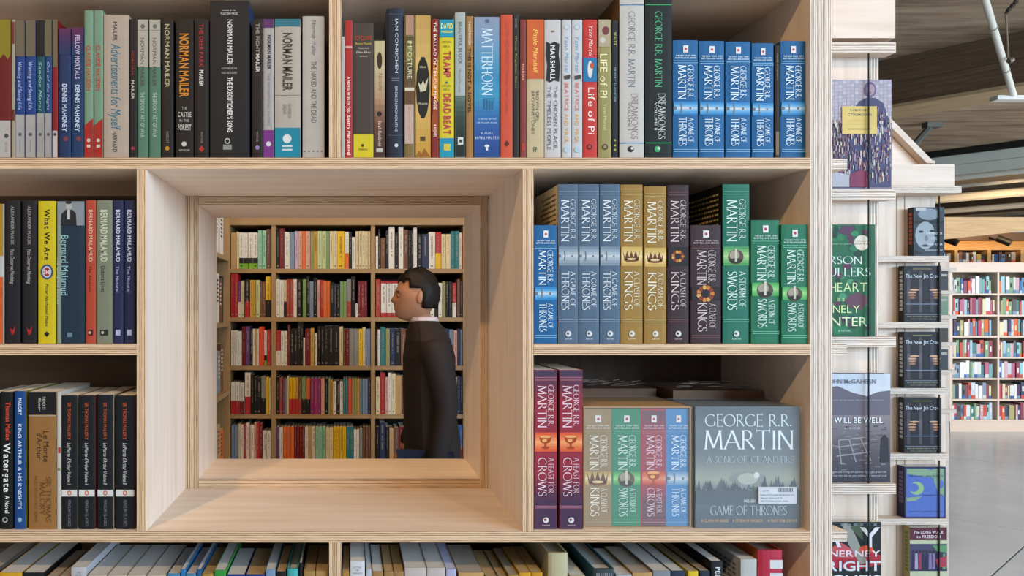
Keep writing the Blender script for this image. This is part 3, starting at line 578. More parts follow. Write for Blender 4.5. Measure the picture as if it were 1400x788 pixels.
bl(744.5, 767, 27, B0, '#d3d0d0', 'white paperback with a ragged black patch on its spine', G2, spec([('P',[(.1,57),(.35,60),(.6,57),(.92,60),(.88,75),(.96,90),(.9,112),(.6,110),(.3,113),(.08,110),(.15,90),(.06,75)][::-1],'#1e1d20'),V('MARSHALL',.35,.65,62,110,'#d8d8d8'),V('THE CHOSEN PLACE,',.56,.8,118,205,'#5c5c64','r'),V('THE TIMELESS PEOPLE',.16,.4,118,205,'#5c5c64','r'),('R',.4,.6,42,44,'#8a7a3a')]))
for a, b_, lb in ((768,781.5,'white paperback with blue, red and orange words, left of two'),(782,796.5,'white paperback with blue, red and orange words, right of two')):
    bl(a, b_, 27, B0, '#d5d5d6', lb, G2, spec([('D',.5,37,4,'#a9c5d8'),('D',.5,37,2.6,'#d5d5d6'),V('Yann Martel',.3,.75,48,98,'#7aa4cc','i'),('P',[(.2,104),(.9,102),(.85,108),(.25,109)][::-1],'#4a4440'),V('BEATRICE',.3,.72,113,152,'#c96a5e','r'),V('AND VIRGIL',.3,.72,156,196,'#d8a35c','r'),('D',.5,205,4,'#b9cfe0')]))
bl(797, 816.5, 27, B0, '#cf3a30', 'red paperback with a blue square showing a white boat', G2, spec([('R',0,1,79,112,'#1f78ac'),('D',.5,95,3.4,'#e8e4dc',12),('D',.62,90,2.6,'#d5502e',4),V('Yann Martel',.4,.72,34,76,'#ecc8c0','i'),V('Life of Pi',.35,.85,120,184,'#f0d8d0','r'),('D',.45,201,3.6,'#3a1a18'),('D',.45,201,2,'#cf3a30')]))
bl(818, 836, 27, B0, '#a39a5e', 'olive-green paperback with pale photo at the top', G2, spec([('R',0,.9,27,64,'#b9a98e'),('D',.55,42,5,'#7a3a3a',6),('D',.3,55,4,'#d5cfc2'),V('LIFE of PI',.1,.72,74,134,'#ddd6a8','r'),V('Yann Martel',.35,.65,142,178,'#d0c98e','r'),('D',.5,201,4,'#5a3a28'),('D',.5,201,2,'#a39a5e')]))
bl(836.5, 845, 28, B0, '#1b2126', 'thin black paperback with three yellow dots at the foot', G2, spec([V('WALTZ',.35,.75,44,62,'#b9ae6a'),V('SILENT DANCER',.35,.7,92,140,'#7a98a0','r'),('D',.5,192,1.3,'#c8b838'),('D',.5,199,1.3,'#c8b838'),('D',.5,205,1.3,'#c8b838')]))
def songs(t, l, lt, T2):
    return spec([('R',0,1,6,7.2,l),('R',0,1,195,196.2,l),V('GEORGE R.R. MARTIN',.36,.62,16,119,t,'s'),V('DREAMSONGS',.48,.74,128,190,lt,'s'),V(T2,.34,.44,140,178,lt,'r'),('D',.45,204,4.2,'#101010' if l=='#4a80b0' else '#2fae6a'),('D',.5,203,2,'#d8d8d8')])
bl(847, 881, -10, B0, '#cfcbc4', 'tall thick off-white paperback with blue lines', G2, songs('#6a6f78','#4a80b0','#8a6a6a','VOLUME I'), side='#7a5a34', depth=.15, hard=False)
bl(882, 919, -10, B0, '#0b1411', 'tall thick black-green paperback with green lines', G2, songs('#4fb083','#3fae6e','#c9c9c0','VOLUME II'), depth=.15)
G3 = 'bright blue paperbacks at the right end of the top shelf'
for i, (a, b_, t) in enumerate(((920,954.5,55),(956,990.5,56),(992,1026.5,57),(1028,1058,59),(1067.5,1101.5,56))):
    d, c = saga('bright', True)
    bl(a, b_, t, B0, c, 'bright blue sword-emblem paperback, ' + ['leftmost of five on the top shelf','second of five on the top shelf','middle one of five on the top shelf','fourth of five, left of the slanted black spine','last on the top shelf against the side panel'][i], G3, d, depth=.105)
bl(1059.5, 1066, 62, B0, '#1c1613', 'thin black booklet wedged between the last two bright blue paperbacks', G2, spec([V('A NOVEL OF THE NORTH',.3,.7,72,110,'#8a7a6a','r'),('R',.1,.9,180,212,'#7a6a5a')]), depth=.12)
# middle left
G4 = 'books on the middle left shelf'; M0 = 469.6; ZM_ = ZS3
bl(-9, 5, 279, M0, '#c9c6c0', 'white paperback with orange foot at the left edge, middle shelf', G4, spec([('R',0,1,379,M0,'#d8622a'),('R',.6,1,279,350,'#b98a2a')]), zbase=ZM_)
for a, b_, lb in ((7,27.5,'black paperback with small red fox, left of the two'),(30,50.5,'black paperback with small red fox, beside the yellow one')):
    bl(a, b_, 274, M0, '#201e22', lb, G4, spec([V('ALEXANDER MAKSIK',.38,.62,282,335,'#9c9894','r'),V('You Deserve Nothing',.36,.64,340,388,'#aaa6a2','i'),('P',[(.3,448),(.5,452),(.7,446),(.62,456),(.45,459)][::-1],'#b8262a')]), zbase=ZM_)
bl(52, 76.5, 275, M0, '#dbc51c', 'bright yellow paperback with round badge', G4, spec([V('What We Are',.36,.68,286,356,'#1c1a12'),('D',.5,372,8.5,'#38507e',10.5),('D',.5,372,6.3,'#c8c8c8',8),('D',.5,372,4.6,'#a8303a',6),('H','THE',.3,.7,369,375,'#dddddd'),V('Peter Nathaniel Malae',.42,.6,388,446,'#3a3510','i'),('P',[(.5,453),(.65,457),(.5,461),(.35,457)][::-1],'#1c1a12')]), zbase=ZM_)
def malam(pr, x0, x1, yt, yb):
    pr.rect(78.5, 84, 277, yb, '#8d9c8c'); pr.rect(79, 115.5, 275.5, 308.5, '#8f979c')
    pr.poly([(83, 308.5), (84, 293), (90, 287), (99, 287), (104, 292), (105, 308.5)], '#23262c'); pr.disc(94.5, 281, 4.5, '#b9b4b0', 5.5); pr.disc(94, 277, 4.5, '#3a3634', 2.4); pr.rect(92, 96, 287, 300, '#c9c9c9')
    pr.text('Bernard Malamud', 84, 94, 322, 404, '#8fb4b4', 'r'); pr.text('The Complete Stories', 78, 84, 352, 416, '#a9b8a6', 'r'); pr.rect(92, 99, 455, 461, '#6a8a9a')
bl(78, 116, 275, M0, '#1c3246', 'wide navy paperback with a man\'s photo on top', G4, malam, zbase=ZM_)
def mal(t, c1, c2): return spec([V('BERNARD MALAMUD',.28,.72,287,358,c1),V(t,.3,.6,364,400,c2,'r'),('R',.25,.75,451,459,c2),('D',.4,455,2,c1)])
bl(117, 131, 274, M0, '#c24a32', 'orange-red paperback among the matching series on the middle shelf', G4, mal('The Assistant','#d8a892','#5a1a18'), zbase=ZM_)
bl(131.5, 153.5, 274, M0, '#858a72', 'sage green paperback of the matching series', G4, mal("Dubin's Lives",'#c2c6ae','#2c3026'), zbase=ZM_)
bl(154.5, 168.5, 274, M0, '#262b52', 'navy paperback of the matching series, left of two', G4, mal('The Natural','#c5c8d8','#a9aec9'), zbase=ZM_)
bl(170, 184, 274, M0, '#262b52', 'navy paperback of the matching series against the upright', G4, mal('The Natural','#c5c8d8','#a9aec9'), zbase=ZM_)
# lower left
G5 = 'books on the lower left shelf'; L0 = 724.4; ZL = ZS2
bl(-22, -1, 538, L0, '#3a4a2a', 'green paperback cut by the left edge, lower shelf', G5, zbase=ZL)
bl(0, 17.5, 536, L0, '#141516', 'black paperback with large white and red title', G5, spec([V('Thomas Mallon',.45,.85,550,602,'#c8402c'),V('Watergate',.28,.85,606,673,'#e0dedc'),V('A Novel',.4,.75,678,702,'#e0dedc'),('D',.4,711,3.8,'#b5b5b5'),('D',.4,711,2.4,'#141516')]), zbase=ZL)
bl(19.5, 35, 535, L0, '#174a8c', 'blue paperback with white title', G5, spec([V('MALORY',.35,.68,545,568,'#dce4ee'),V('KING ARTHUR & HIS KNIGHTS',.32,.68,580,696,'#dce4ee','r'),('D',.5,711,3.2,'#9ab4d4')]), zbase=ZL, side='#8a7a2a')
bl(39, 77, 536, L0, '#a0703c', 'wide tan-brown paperback with black top', G5, spec([('R',0,1,536,567,'#17161a'),('R',0,1,568.5,569.3,'#cfc9bc'),V('THE MORTE',.5,.62,542,560,'#b9b4a8','i'),V('Illustr',.36,.46,544,562,'#b9b4a8','i'),V('Le Morte',.54,.76,590,632,'#3a2412','r'),V("d'Arthur",.3,.5,592,628,'#3a2412','r'),V('SIR THOMAS',.64,.82,652,714,'#5c3a1a','S'),V('MALORY',.42,.6,660,704,'#5c3a1a','S'),V('AND EDWARD ZIPES',.22,.32,650,714,'#7a5028','r')]), zbase=ZL, side='#d5cfc0', depth=.15)
bl(77.8, 83.5, 536, L0, '#cfcabe', 'thin white paperback with red marks behind the tan one', G5, spec([('R',.3,1,612,620,'#b02a2a'),('R',.2,.9,640,644,'#6a8a4a')]), zbase=ZL)
for i, (a, b_, t) in enumerate(((84,106,541),(107.5,130,541),(133,155,540),(158,184,541))):
    bl(a, b_, t, L0, '#13171c', 'black paperback with white band and orange oval, ' + ['first of four on the lower left shelf','second of four on the lower left shelf','third of four on the lower left shelf','last of four against the upright'][i], G5,
       spec([V('SIR THOMAS MALORY',.38,.6,551,601,'#b8532a','r'),V("Le Morte d'Arthur Volume "+('I' if i < 2 else 'II'),.38,.62,606,662,'#c9c6be','i'),('R',0,1,670,679,'#e3e1dc'),('D',.5,674.4,3,'#d4602a',3.4),('D',.5,674.4,1.6,'#e3e1dc',2),V('PENGUIN CLASSICS',.42,.6,684,720,'#7a7a78','r')]), zbase=ZL, side='#7a2a28' if i % 2 else '#b9ae8c')
# middle right
G6 = 'fantasy series on the middle right shelf'
def sideprint(bg, fg):
    def f(root, base, X0, y0, y1, z0, z1):
        q = MB(); x = X0 - .0004
        q.face([(x, y1, z0), (x, y0 + .001, z0), (x, y0 + .001, z1 - .001), (x, y1, z1 - .001)], mat(bg, .5))
        m = mat(fg, .5); k = 0
        for i in range(14):
            z = z1 - .012 - i * .0075; L = (y1 - y0) * random.uniform(.6, .85); yy = y0 + .012
            while yy < y0 + L:
                wl = random.uniform(.004, .012); q.face([(x - .0003, yy + wl, z - .0028), (x - .0003, yy, z - .0028), (x - .0003, yy, z), (x - .0003, yy + wl, z)], m); yy += wl + .0025
        q.build('side_print', root, base=base)
    return f
def sg(theme, small, a, b_, t, yb, lb, grp, zb, **k):
    d, c = saga(theme, small); return bl(a, b_, t, yb, c, lb, grp, d, zbase=zb, depth=k.pop('depth', .105 if small else .14), **k)
sg('bright', True, 730.3, 762, 308, M0, 'short bright blue sword paperback at the left of the middle right shelf', G6, ZM_)
sg('slate', False, 763, 791, 252, M0, 'tall slate-blue sword paperback behind the short bright blue one', G6, ZM_, side='#b99a6c', sidedraw=sideprint('#b99a6c', '#4a3826'))
sg('slate', False, 791.5, 819.5, 252, M0, 'tall slate-blue sword paperback, middle one of three', G6, ZM_)
sg('slate', False, 820, 848, 252, M0, 'tall slate-blue sword paperback touching the gold one', G6, ZM_)
sg('gold', False, 848.5, 879, 252.5, M0, 'tall gold crown paperback beside the slate-blue one', G6, ZM_)
sg('gold', False, 880.5, 911.5, 255, M0, 'tall gold crown paperback beside the dark brown one', G6, ZM_)
sg('maroon', False, 912.5, 942, 253, M0, 'tall dark brown paperback with orange wreath emblem', G6, ZM_)
sg('maroon', True, 944.5, 986, 308, M0, 'short dark maroon paperback with wreath emblem', G6, ZM_)
sg('green', False, 988, 1025, 252, M0, 'tall green paperback with helmet emblem', G6, ZM_, side='#1a1712', sidedraw=sideprint('#1a1712', '#b5a06a'))
sg('greenb', True, 1027, 1066, 301, 464.5, 'short green helmet paperback standing slightly back on the shelf', G6, ZM_, Y=1.157)
sg('greenb', True, 1068.5, 1105, 307, M0, 'short green helmet paperback against the right side panel', G6, ZM_, Y=1.1535)
# lower right
G7 = 'fantasy series on the lower right shelf'
sg('red', False, 730.3, 762, 506, L0, 'tall red-purple chalice paperback against the upright', G7, ZL)
sg('red', False, 764.5, 797, 506, L0, 'tall red-purple chalice paperback left of the boxed set', G7, ZL)
def film_mat():
    m, nt, b = nodes('shrink_wrap'); b.inputs['Roughness'].default_value = .12; b.inputs['Alpha'].default_value = .09; b.inputs['Base Color'].default_value = (.9, .93, .95, 1)
    tc = N(nt, 'ShaderNodeTexCoord'); no = N(nt, 'ShaderNodeTexNoise', Scale=22, Detail=5, Distortion=1.5); bp = N(nt, 'ShaderNodeBump', Strength=.5, Distance=.002)
    nt.links.new(tc.outputs['Object'], no.inputs['Vector']); nt.links.new(no.outputs['Fac'], bp.inputs['Height']); nt.links.new(bp.outputs[0], b.inputs['Normal'])
    return m
FILM = film_mat()
YS = 1.165
def boxset(x0, x1, yt, label, Y=YS, depth=.135, color='#9b7a4c', zb=ZL):
    X0, X1, Zt = PX(x0, Y), PX(x1, Y), PZ(yt, Y); zb += .0006; base = ((X0+X1)/2, Y+depth/2, zb)
    r = empty('boxed_book_set', base, label, 'box set', 'shrink-wrapped boxed sets on the lower right shelf')
    return r, X0, X1, zb, Zt, base, depth
# set with its four spines forward
r, X0, X1, Zb, Zt, base, dp = boxset(797.6, 944.6, 556.5, 'shrink-wrapped boxed set showing four coloured spines')
q = MB(); bm_ = mat('#a8834e', .5); t = .0015
q.box(X0, X0+t, YS, YS+dp, Zb, Zt, bm_); q.box(X1-t, X1, YS, YS+dp, Zb, Zt, bm_); q.box(X0+t, X1-t, YS, YS+dp, Zt-t, Zt, bm_); q.box(X0+t, X1-t, YS, YS+dp, Zb, Zb+t, bm_); q.box(X0+t, X1-t, YS+dp-t, YS+dp, Zb+t, Zt-t, bm_)
q.build('slipcase', r, base=base)
for a, b_, th in ((798.6,837,'tan'),(837.3,876.5,'greenb'),(876.8,911,'redm'),(911.3,943.8,'blueb')):
    d, c = saga(th, True); q = MB(); cm = mat(c, .38, .1, 45, coat=.15); xa, xb = PX(a, YS), PX(b_, YS); zt_ = 0; zt_ = Zt - .003
    q.box(xa, xb, YS+.003, YS+dp-.004, Zb+t, zt_, cm, mats={'+z': PAGE, '-x': cm, '+x': cm})
    bo = q.build('volume', r, base=base); tag(bo, {'tan':'tan spine with crown','greenb':'green spine with helmet','redm':'red spine with chalice','blueb':'blue spine with sword'}[th])
    p = Print(YS+.003); d(p, a, b_, 561, 722); p.build('spine_print', bo, base)
q = MB(); q.box(X0-.0008, X1+.0008, YS-.0035, YS+dp+.0008, Zb+.0002, Zt+.0012, FILM); q.build('plastic_wrap', r, base=base)
# second set turned so that its cover faces forward
r, X0, X1, Zb, Zt, base, dp = boxset(950, 1094, 556.5, 'shrink-wrapped boxed set with moonlit grey forest cover and white price sticker')
gm = mat('#5a6b78', .35, .12, 20, coat=.2)
q = MB(); q.box(X0, X1, YS, YS+.1, Zb, Zt, gm); q.build('slipcase', r, base=base)
p = Print(YS)
p.grad(950.5, 1093.5, 557, 722, ['#4f606c','#5d6d79','#6a7a86','#66767f','#737f84','#8c9692','#a9b0a0','#7b8a8c','#5b6b75','#52626e','#4b5b67'], 44)
p.disc(1022, 655, 26, '#8b9794', 10); p.disc(1022, 655, 14, '#b9c0b4', 8)
random.seed(3)
for i in range(46):
    x = 952 + i * 3.1; h = random.uniform(5, 20); w_ = random.uniform(2.2, 4.5); y = 672 + 3 * math.sin(i)
    if 1010 < x < 1034: h *= .45
    p.poly([(x - w_, y), (x + w_, y), (x + .3, y - h)], random.choice(['#4a5963', '#55656e', '#3f4e58'])); p.k -= .96
p.k += 1; p.grad(950.5, 1093.5, 671, 690, ['#4c5c66','#4f5f6b'], 4)
p.disc(1034, 650, 4.2, '#dfe4dc')
p.text('GEORGE R.R.', 964, 1082, 567, 583, '#c9d6de', 's', False); p.text('MARTIN', 963, 1084, 589, 614, '#d5e0e6', 's', False)
p.text('A SONG OF ICE AND FIRE', 966, 1084, 624, 633, '#9fb0bc', 's', False)
p.text('INCLUDES', 1017, 1033, 683, 687, '#c9d2d6', 'b', False); p.text('GAME OF THRONES', 971, 1075, 692, 704, '#a9bac6', 's', False)
p.text('A CLASH OF KINGS', 958, 995, 710, 714, '#b99c74', 'b', False); p.text('A STORM OF SWORDS', 1001, 1042, 710, 714, '#b99c74', 'b', False); p.text('A FEAST FOR CROWS', 1049, 1089, 710, 714, '#b99c74', 'b', False)
p.build('cover_print', r, base)
p = Print(YS - .0045); p.rect(1037, 1089, 666, 689, '#dde2ea'); p.text('24.99', 1042, 1051, 670, 673, '#5a6480', 'r', False)
for i in range(14): p.rect(1064 + i * 1.45, 1064 + i * 1.45 + (.8 if i % 3 else .5), 667.5, 673, '#3a3f55'); p.k -= .96
p.k += 1; p.text('SONG OF ICE AND FIRE BOXED SET', 1039, 1086, 676, 678, '#5a6a9a', 'r', False); p.text('Martin, George R. R.', 1040, 1070, 680, 682, '#6a78a0', 'r', False); p.text('FICTION SCIFI 2012', 1040, 1078, 684.5, 686.5, '#6a78a0', 'r', False)
st_ = p.build('price_sticker', r, base); tag(st_, 'white price sticker with barcode')
q = MB(); q.box(X0-.0008, X1+.0008, YS-.0038, YS+.101, Zb+.0002, Zt+.001, FILM); q.build('plastic_wrap', r, base=base)
# two more sets behind and on top
for (a, b_, ya, yb_, Yc, dep, lb, sd) in ((800, 935, 0, 0, 1.308, .1, 'shrink-wrapped boxed set standing behind the four-spine set', 5), (948, 1078, 0, 0, 1.275, .13, 'shrink-wrapped boxed set standing behind the grey forest cover', 8)):
    xa, xb = PX(a, 1.2), PX(b_, 1.2); zt_ = ZL + .19 + .004
    base = ((xa+xb)/2, Yc + dep/2, ZL); r = empty('boxed_book_set', base, lb, 'box set', 'shrink-wrapped boxed sets on the lower right shelf')
    q = MB(); q.box(xa, xb, Yc, Yc+dep, ZL+.0004, zt_, mat('#6a4c38' if sd == 5 else '#7a5a40', .4)); q.build('slipcase', r, base=base)
    q = MB(); random.seed(sd); n = 26
    for i in range(n):                              # crumpled film over the top edge
        xs = [xa + (xb-xa)*(i+u)/n for u in (0, 1)]; zz = [zt_ + .002 + .007*abs(math.sin(i*1.7+u*1.3)) for u in (0, 1)]
        q.face([(xs[0], Yc-.001, zz[0]-.004), (xs[1], Yc-.001, zz[1]-.004), (xs[1], Yc+.03, zz[1]), (xs[0], Yc+.03, zz[0])], FILM); q.face([(xs[0], Yc+.03, zz[0]), (xs[1], Yc+.03, zz[1]), (xs[1], Yc+dep, zz[1]-.003), (xs[0], Yc+dep, zz[0]-.003)], FILM)
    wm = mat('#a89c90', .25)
    for i in range(34):                             # pale slivers painted as glints on the crumpled film
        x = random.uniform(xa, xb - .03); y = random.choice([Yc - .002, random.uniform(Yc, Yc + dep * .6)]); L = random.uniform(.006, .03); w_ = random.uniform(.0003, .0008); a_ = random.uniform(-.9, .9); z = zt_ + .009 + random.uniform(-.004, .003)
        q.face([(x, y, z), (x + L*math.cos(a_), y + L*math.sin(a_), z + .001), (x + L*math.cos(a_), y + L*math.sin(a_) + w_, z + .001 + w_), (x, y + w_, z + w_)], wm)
    q.build('plastic_wrap', r, base=base)
random.seed(11)

# ------------------------------------------------------------------ bottom row (seen from above: page tops)
ZB = fz(982)
G8 = 'books on the bottom shelf seen from above'
PW = mat('#bfc0c0', .9, .08, 200, name='white_pages'); PT = mat('#a88f68', .9, .12, 200, name='tan_pages'); PGm = mat('#9d958a', .9, .1, 200, name='grey_pages')
def br(x0, x1, yt, c, lb, pg=PW, hard=False, depth=.13, draw=None, side=None, lean=0, Y=1.158, name=None):
    return book(x0, x1, yt, 982, c, lb, G8, draw, Y=Y, depth=depth, hard=hard, zbase=ZB, pages=pg, side=side, lean=lean)
tint = lambda c: c
br(-62, -34, 786, '#6a6258', 'brown paperback outside the left edge, bottom shelf', PGm)
br(-33, -4, 779, '#5a5048', 'grey-brown paperback at the left edge of the bottom shelf', PGm, depth=.135)
br(-1, 30, 783.5, '#e0a820', 'yellow-spined paperback on the bottom shelf, far left', depth=.16)
br(31, 60, 783.5, '#15191d', 'black-spined tall paperback beside the yellow one, bottom shelf', depth=.165)
br(63, 79, 789, '#a8703a', 'low tan paperback right of the black-spined one', PGm); br(79.5, 95, 789, '#9a6a4a', 'second low tan paperback left of the white boxy one', PGm)
br(97, 118, 776, '#c9c6cc', 'tall white paperback with barcode side on the bottom shelf', depth=.17, draw=spec([V('POETRY',.3,.7,782,800,'#8a8690')]))
for i, (a, b_) in enumerate(((120,146),(147,173),(174,200),(201,227))):
    br(a, b_, 786.5, '#c9bba8', ['first','second','third','fourth'][i] + ' of four low pale paperbacks left of the blue-edged ones', PW, depth=.15)
br(229, 246, 785, '#3f8fc0', 'pale paperback with blue edge, left one on the bottom shelf'); br(246.5, 253.5, 779, '#2a7cba', 'thin blue hardback, left one on the bottom shelf', depth=.14)
br(254, 268, 785, '#4f8ab0', 'pale paperback between two thin blue hardbacks'); br(268.5, 275.5, 779, '#1f5f98', 'thin blue hardback, right one on the bottom shelf', depth=.14)
br(276, 291.5, 785, '#b9903a', 'tan-paged paperback left of the green one', PT)
br(293, 309, 780, '#3a9a3e', 'bright green paperback on the bottom shelf', depth=.17); 
br(310, 335, 786, '#1f3a86', 'dark blue paperback right of the green one', PW); br(336, 362, 786, '#1f3a86', 'dark blue paperback left of the pale blue one', PT)
br(363, 376.5, 779.5, '#7fa0c0', 'pale blue paperback on the bottom shelf', depth=.17); br(377.5, 391, 782, '#1a1717', 'low black paperback beside the cyan one', PT)
br(392, 408, 778.5, '#4ab8bc', 'cyan hardback on the bottom shelf', hard=True, depth=.16); br(409, 413.5, 770, '#131313', 'thin black paperback right of the cyan hardback')
br(415, 431, 781.5, '#b08a4a', 'tan-paged paperback, left of the last two before the upright', PT); br(431.5, 448, 781.5, '#c0985a', 'tan-paged paperback against the upright, bottom shelf', PT)
br(468, 477.5, 782, '#b0823a', 'tan paperback right of the upright, bottom shelf', PT)
br(479, 499, 768, '#dfe0e4', 'tall white paperback with a printed label', PW, depth=.15, draw=spec([('H','LITTLE',.2,.75,775,777.5,'#7a7e8a','r'),('H','MIR',.35,.6,779,781,'#7a7e8a','r'),('H','MARQUEZ',.15,.85,783,785,'#7a7e8a','r')]))
br(500.5, 508, 779, '#c3ccd8', 'thin white paperback beside the labelled one', depth=.14)
for i, (a, b_) in enumerate(((509,524),(525,538),(538.5,552))): br(a, b_, 782, '#a9804a', ['first','second','third'][i] + ' tan paperback left of the two wide pale ones', [PW,PT,PT][i], depth=.135)
br(553.5, 583.5, 777, '#cfc3bd', 'wide pale paperback, left of two in the bottom middle', depth=.145); br(584, 609, 777, '#cfc3bd', 'wide pale paperback, right of two in the bottom middle', depth=.145)
br(610, 624, 779, '#b9bcdc', 'lavender-white paperback on the bottom shelf', mat('#b0b6d6', .8), depth=.15)
br(627, 662, 783.5, '#d0a264', 'wide tan paperback right of the lavender one', PGm, depth=.14)
br(664, 680, 789, '#8a8a70', 'low olive paperback, bottom middle', PT); br(681, 694, 789, '#6a6a50', 'low brown paperback beside the olive one', PT); br(695, 709, 786, '#a8843a', 'tan paperback left of the yellow ones', PGm)
br(710, 726, 783.5, '#e0a418', 'yellow paperback, left of two below the tunnel corner', PT); br(726.5, 742, 783.5, '#d89a14', 'yellow paperback, right of two below the tunnel corner', PT)
br(750, 777, 757, '#c9bf9a', 'tall cream cloth hardback, highest on the bottom shelf', PGm, hard=True, depth=.18, side='#c2b890')
br(779, 800, 787, '#b9a88a', 'low pale paperback right of the cream hardback'); 
br(812, 841, 779, '#3a4a50', 'hardback with ribbed grey spine on the bottom shelf', hard=True, depth=.18, side='#2a5a6a', draw=spec([('R',.1+.1*i,.15+.1*i,784,800,'#9a98a0') for i in range(8)]))
br(842.5, 864, 786, '#a9b4b8', 'low grey-white paperback right of the ribbed hardback'); br(865, 892, 783.5, '#c49a5a', 'tan paperback on the bottom shelf, right part', PGm)
br(893, 917, 781, '#8a8f98', 'wide white-paged paperback beside the navy one', depth=.17); br(918, 937, 781, '#1f2f4c', 'navy paperback left of the yellow-spined one', depth=.17)
br(941, 955, 781.5, '#e6c81a', 'narrow yellow-spined paperback, bottom right', PGm, depth=.16); br(957, 971, 781, '#252c3c', 'dark slate paperback beside the black one', PGm, depth=.17)
br(972.5, 988.5, 768, '#14171c', 'black paperback with white letters near the bottom right', PW, depth=.18, draw=spec([V('PEDRO PARAMO',.35,.8,776,850,'#d5d8da')]))
br(990, 1012, 800, '#b9b9b4', 'low pale paperback, bottom right', PW, depth=.15)
bsd = br(1013, 1035, 765, '#c4c6c4', 'white paperback with printed back cover beside the pink-red one', PW, depth=.16, draw=None)
q = MB(); xx = PX(1013, 1.158); 
for i in range(7):
    z = PZ(765, 1.158) - .012 - .007*i
    for j in range(9): y = 1.175 + .014*j; q.face([(xx, y+.010, z-.003), (xx, y, z-.003), (xx, y, z), (xx, y+.010, z)], mat('#55585a', .6))
q.build('back_cover_print', bsd, base=tuple(bsd.location))
br(1037.5, 1071, 753, '#c22a48', 'pink-red clothbound hardback with white label squares', PGm, hard=True, depth=.17, side='#c9602a', draw=spec([('R',.45,.98,766,778,'#dcdfe4'),('R',.45,.98,784,796,'#dcdfe4')]))

# ================================================================== FAR BOOKCASE SEEN THROUGH THE OPENING
YF = 4.45
PAL = {'r':('#a5282a','red'),'dr':('#701c22','dark red'),'br':('#9a3a2a','brick red'),'o':('#cf6226','orange'),'or':('#c8432a','orange-red'),'w':('#cfc9bd','white'),'c':('#c9b88f','cream'),
 'k':('#1b1818','black'),'g':('#6f8f5a','green'),'m':('#86b79a','mint'),'pg':('#b0b886','pale green'),'y':('#d4a91f','yellow'),'go':('#b8923e','gold'),'b':('#6e7f95','blue-grey'),'n':('#26304e','navy'),
 't':('#2f6f72','teal'),'p':('#8a2a66','magenta'),'pu':('#5a3a6a','purple'),'pk':('#c89484','pink'),'lp':('#b59fb0','lavender'),'bn':('#6a4630','brown'),'ol':('#8a8550','olive'),'gy':('#7d7a74','grey'),'tn':('#b08a5c','tan'),'bl':('#2f5fae','blue')}
far = empty('bookcase', (0, YF + .15, 0), 'oak bookcase full of books seen through the square opening', 'bookcase'); fb_ = tuple(far.location)
def fboard(nm, x0, x1, z0, z1, y0=YF, y1=YF+.3, m=OAK, parent=None, base=None):
    q = MB(); q.box(x0, x1, y0, y1, z0, z1, m, m); return q.build(nm, parent or far, base=base or fb_)
ft = .024
fzs = [PZ(y, YF) for y in (367.5, 434, 500.5, 567, 633.5, 700, 770)]
fus = [315-3.4, 374, 510, 636]
for z in fzs: fboard('shelf', PX(fus[0], YF), PX(900, YF), z - ft, z, YF + .002)
fboard('top_board', PX(fus[0]-3, YF), PX(900, YF), PZ(308, YF), PZ(303, YF), YF-.01)
fboard('crown_board', PX(fus[0]-3, YF), PX(900, YF), PZ(302, YF), PZ(290, YF), YF+.05)
for x in fus + [772, 897]: fboard('upright', PX(x, YF) - .012, PX(x, YF) + .012, 0, PZ(308, YF), YF)
fboard('back_panel', PX(fus[0], YF), PX(900, YF), 0, PZ(308, YF), YF+.3, YF+.31, DARKB)
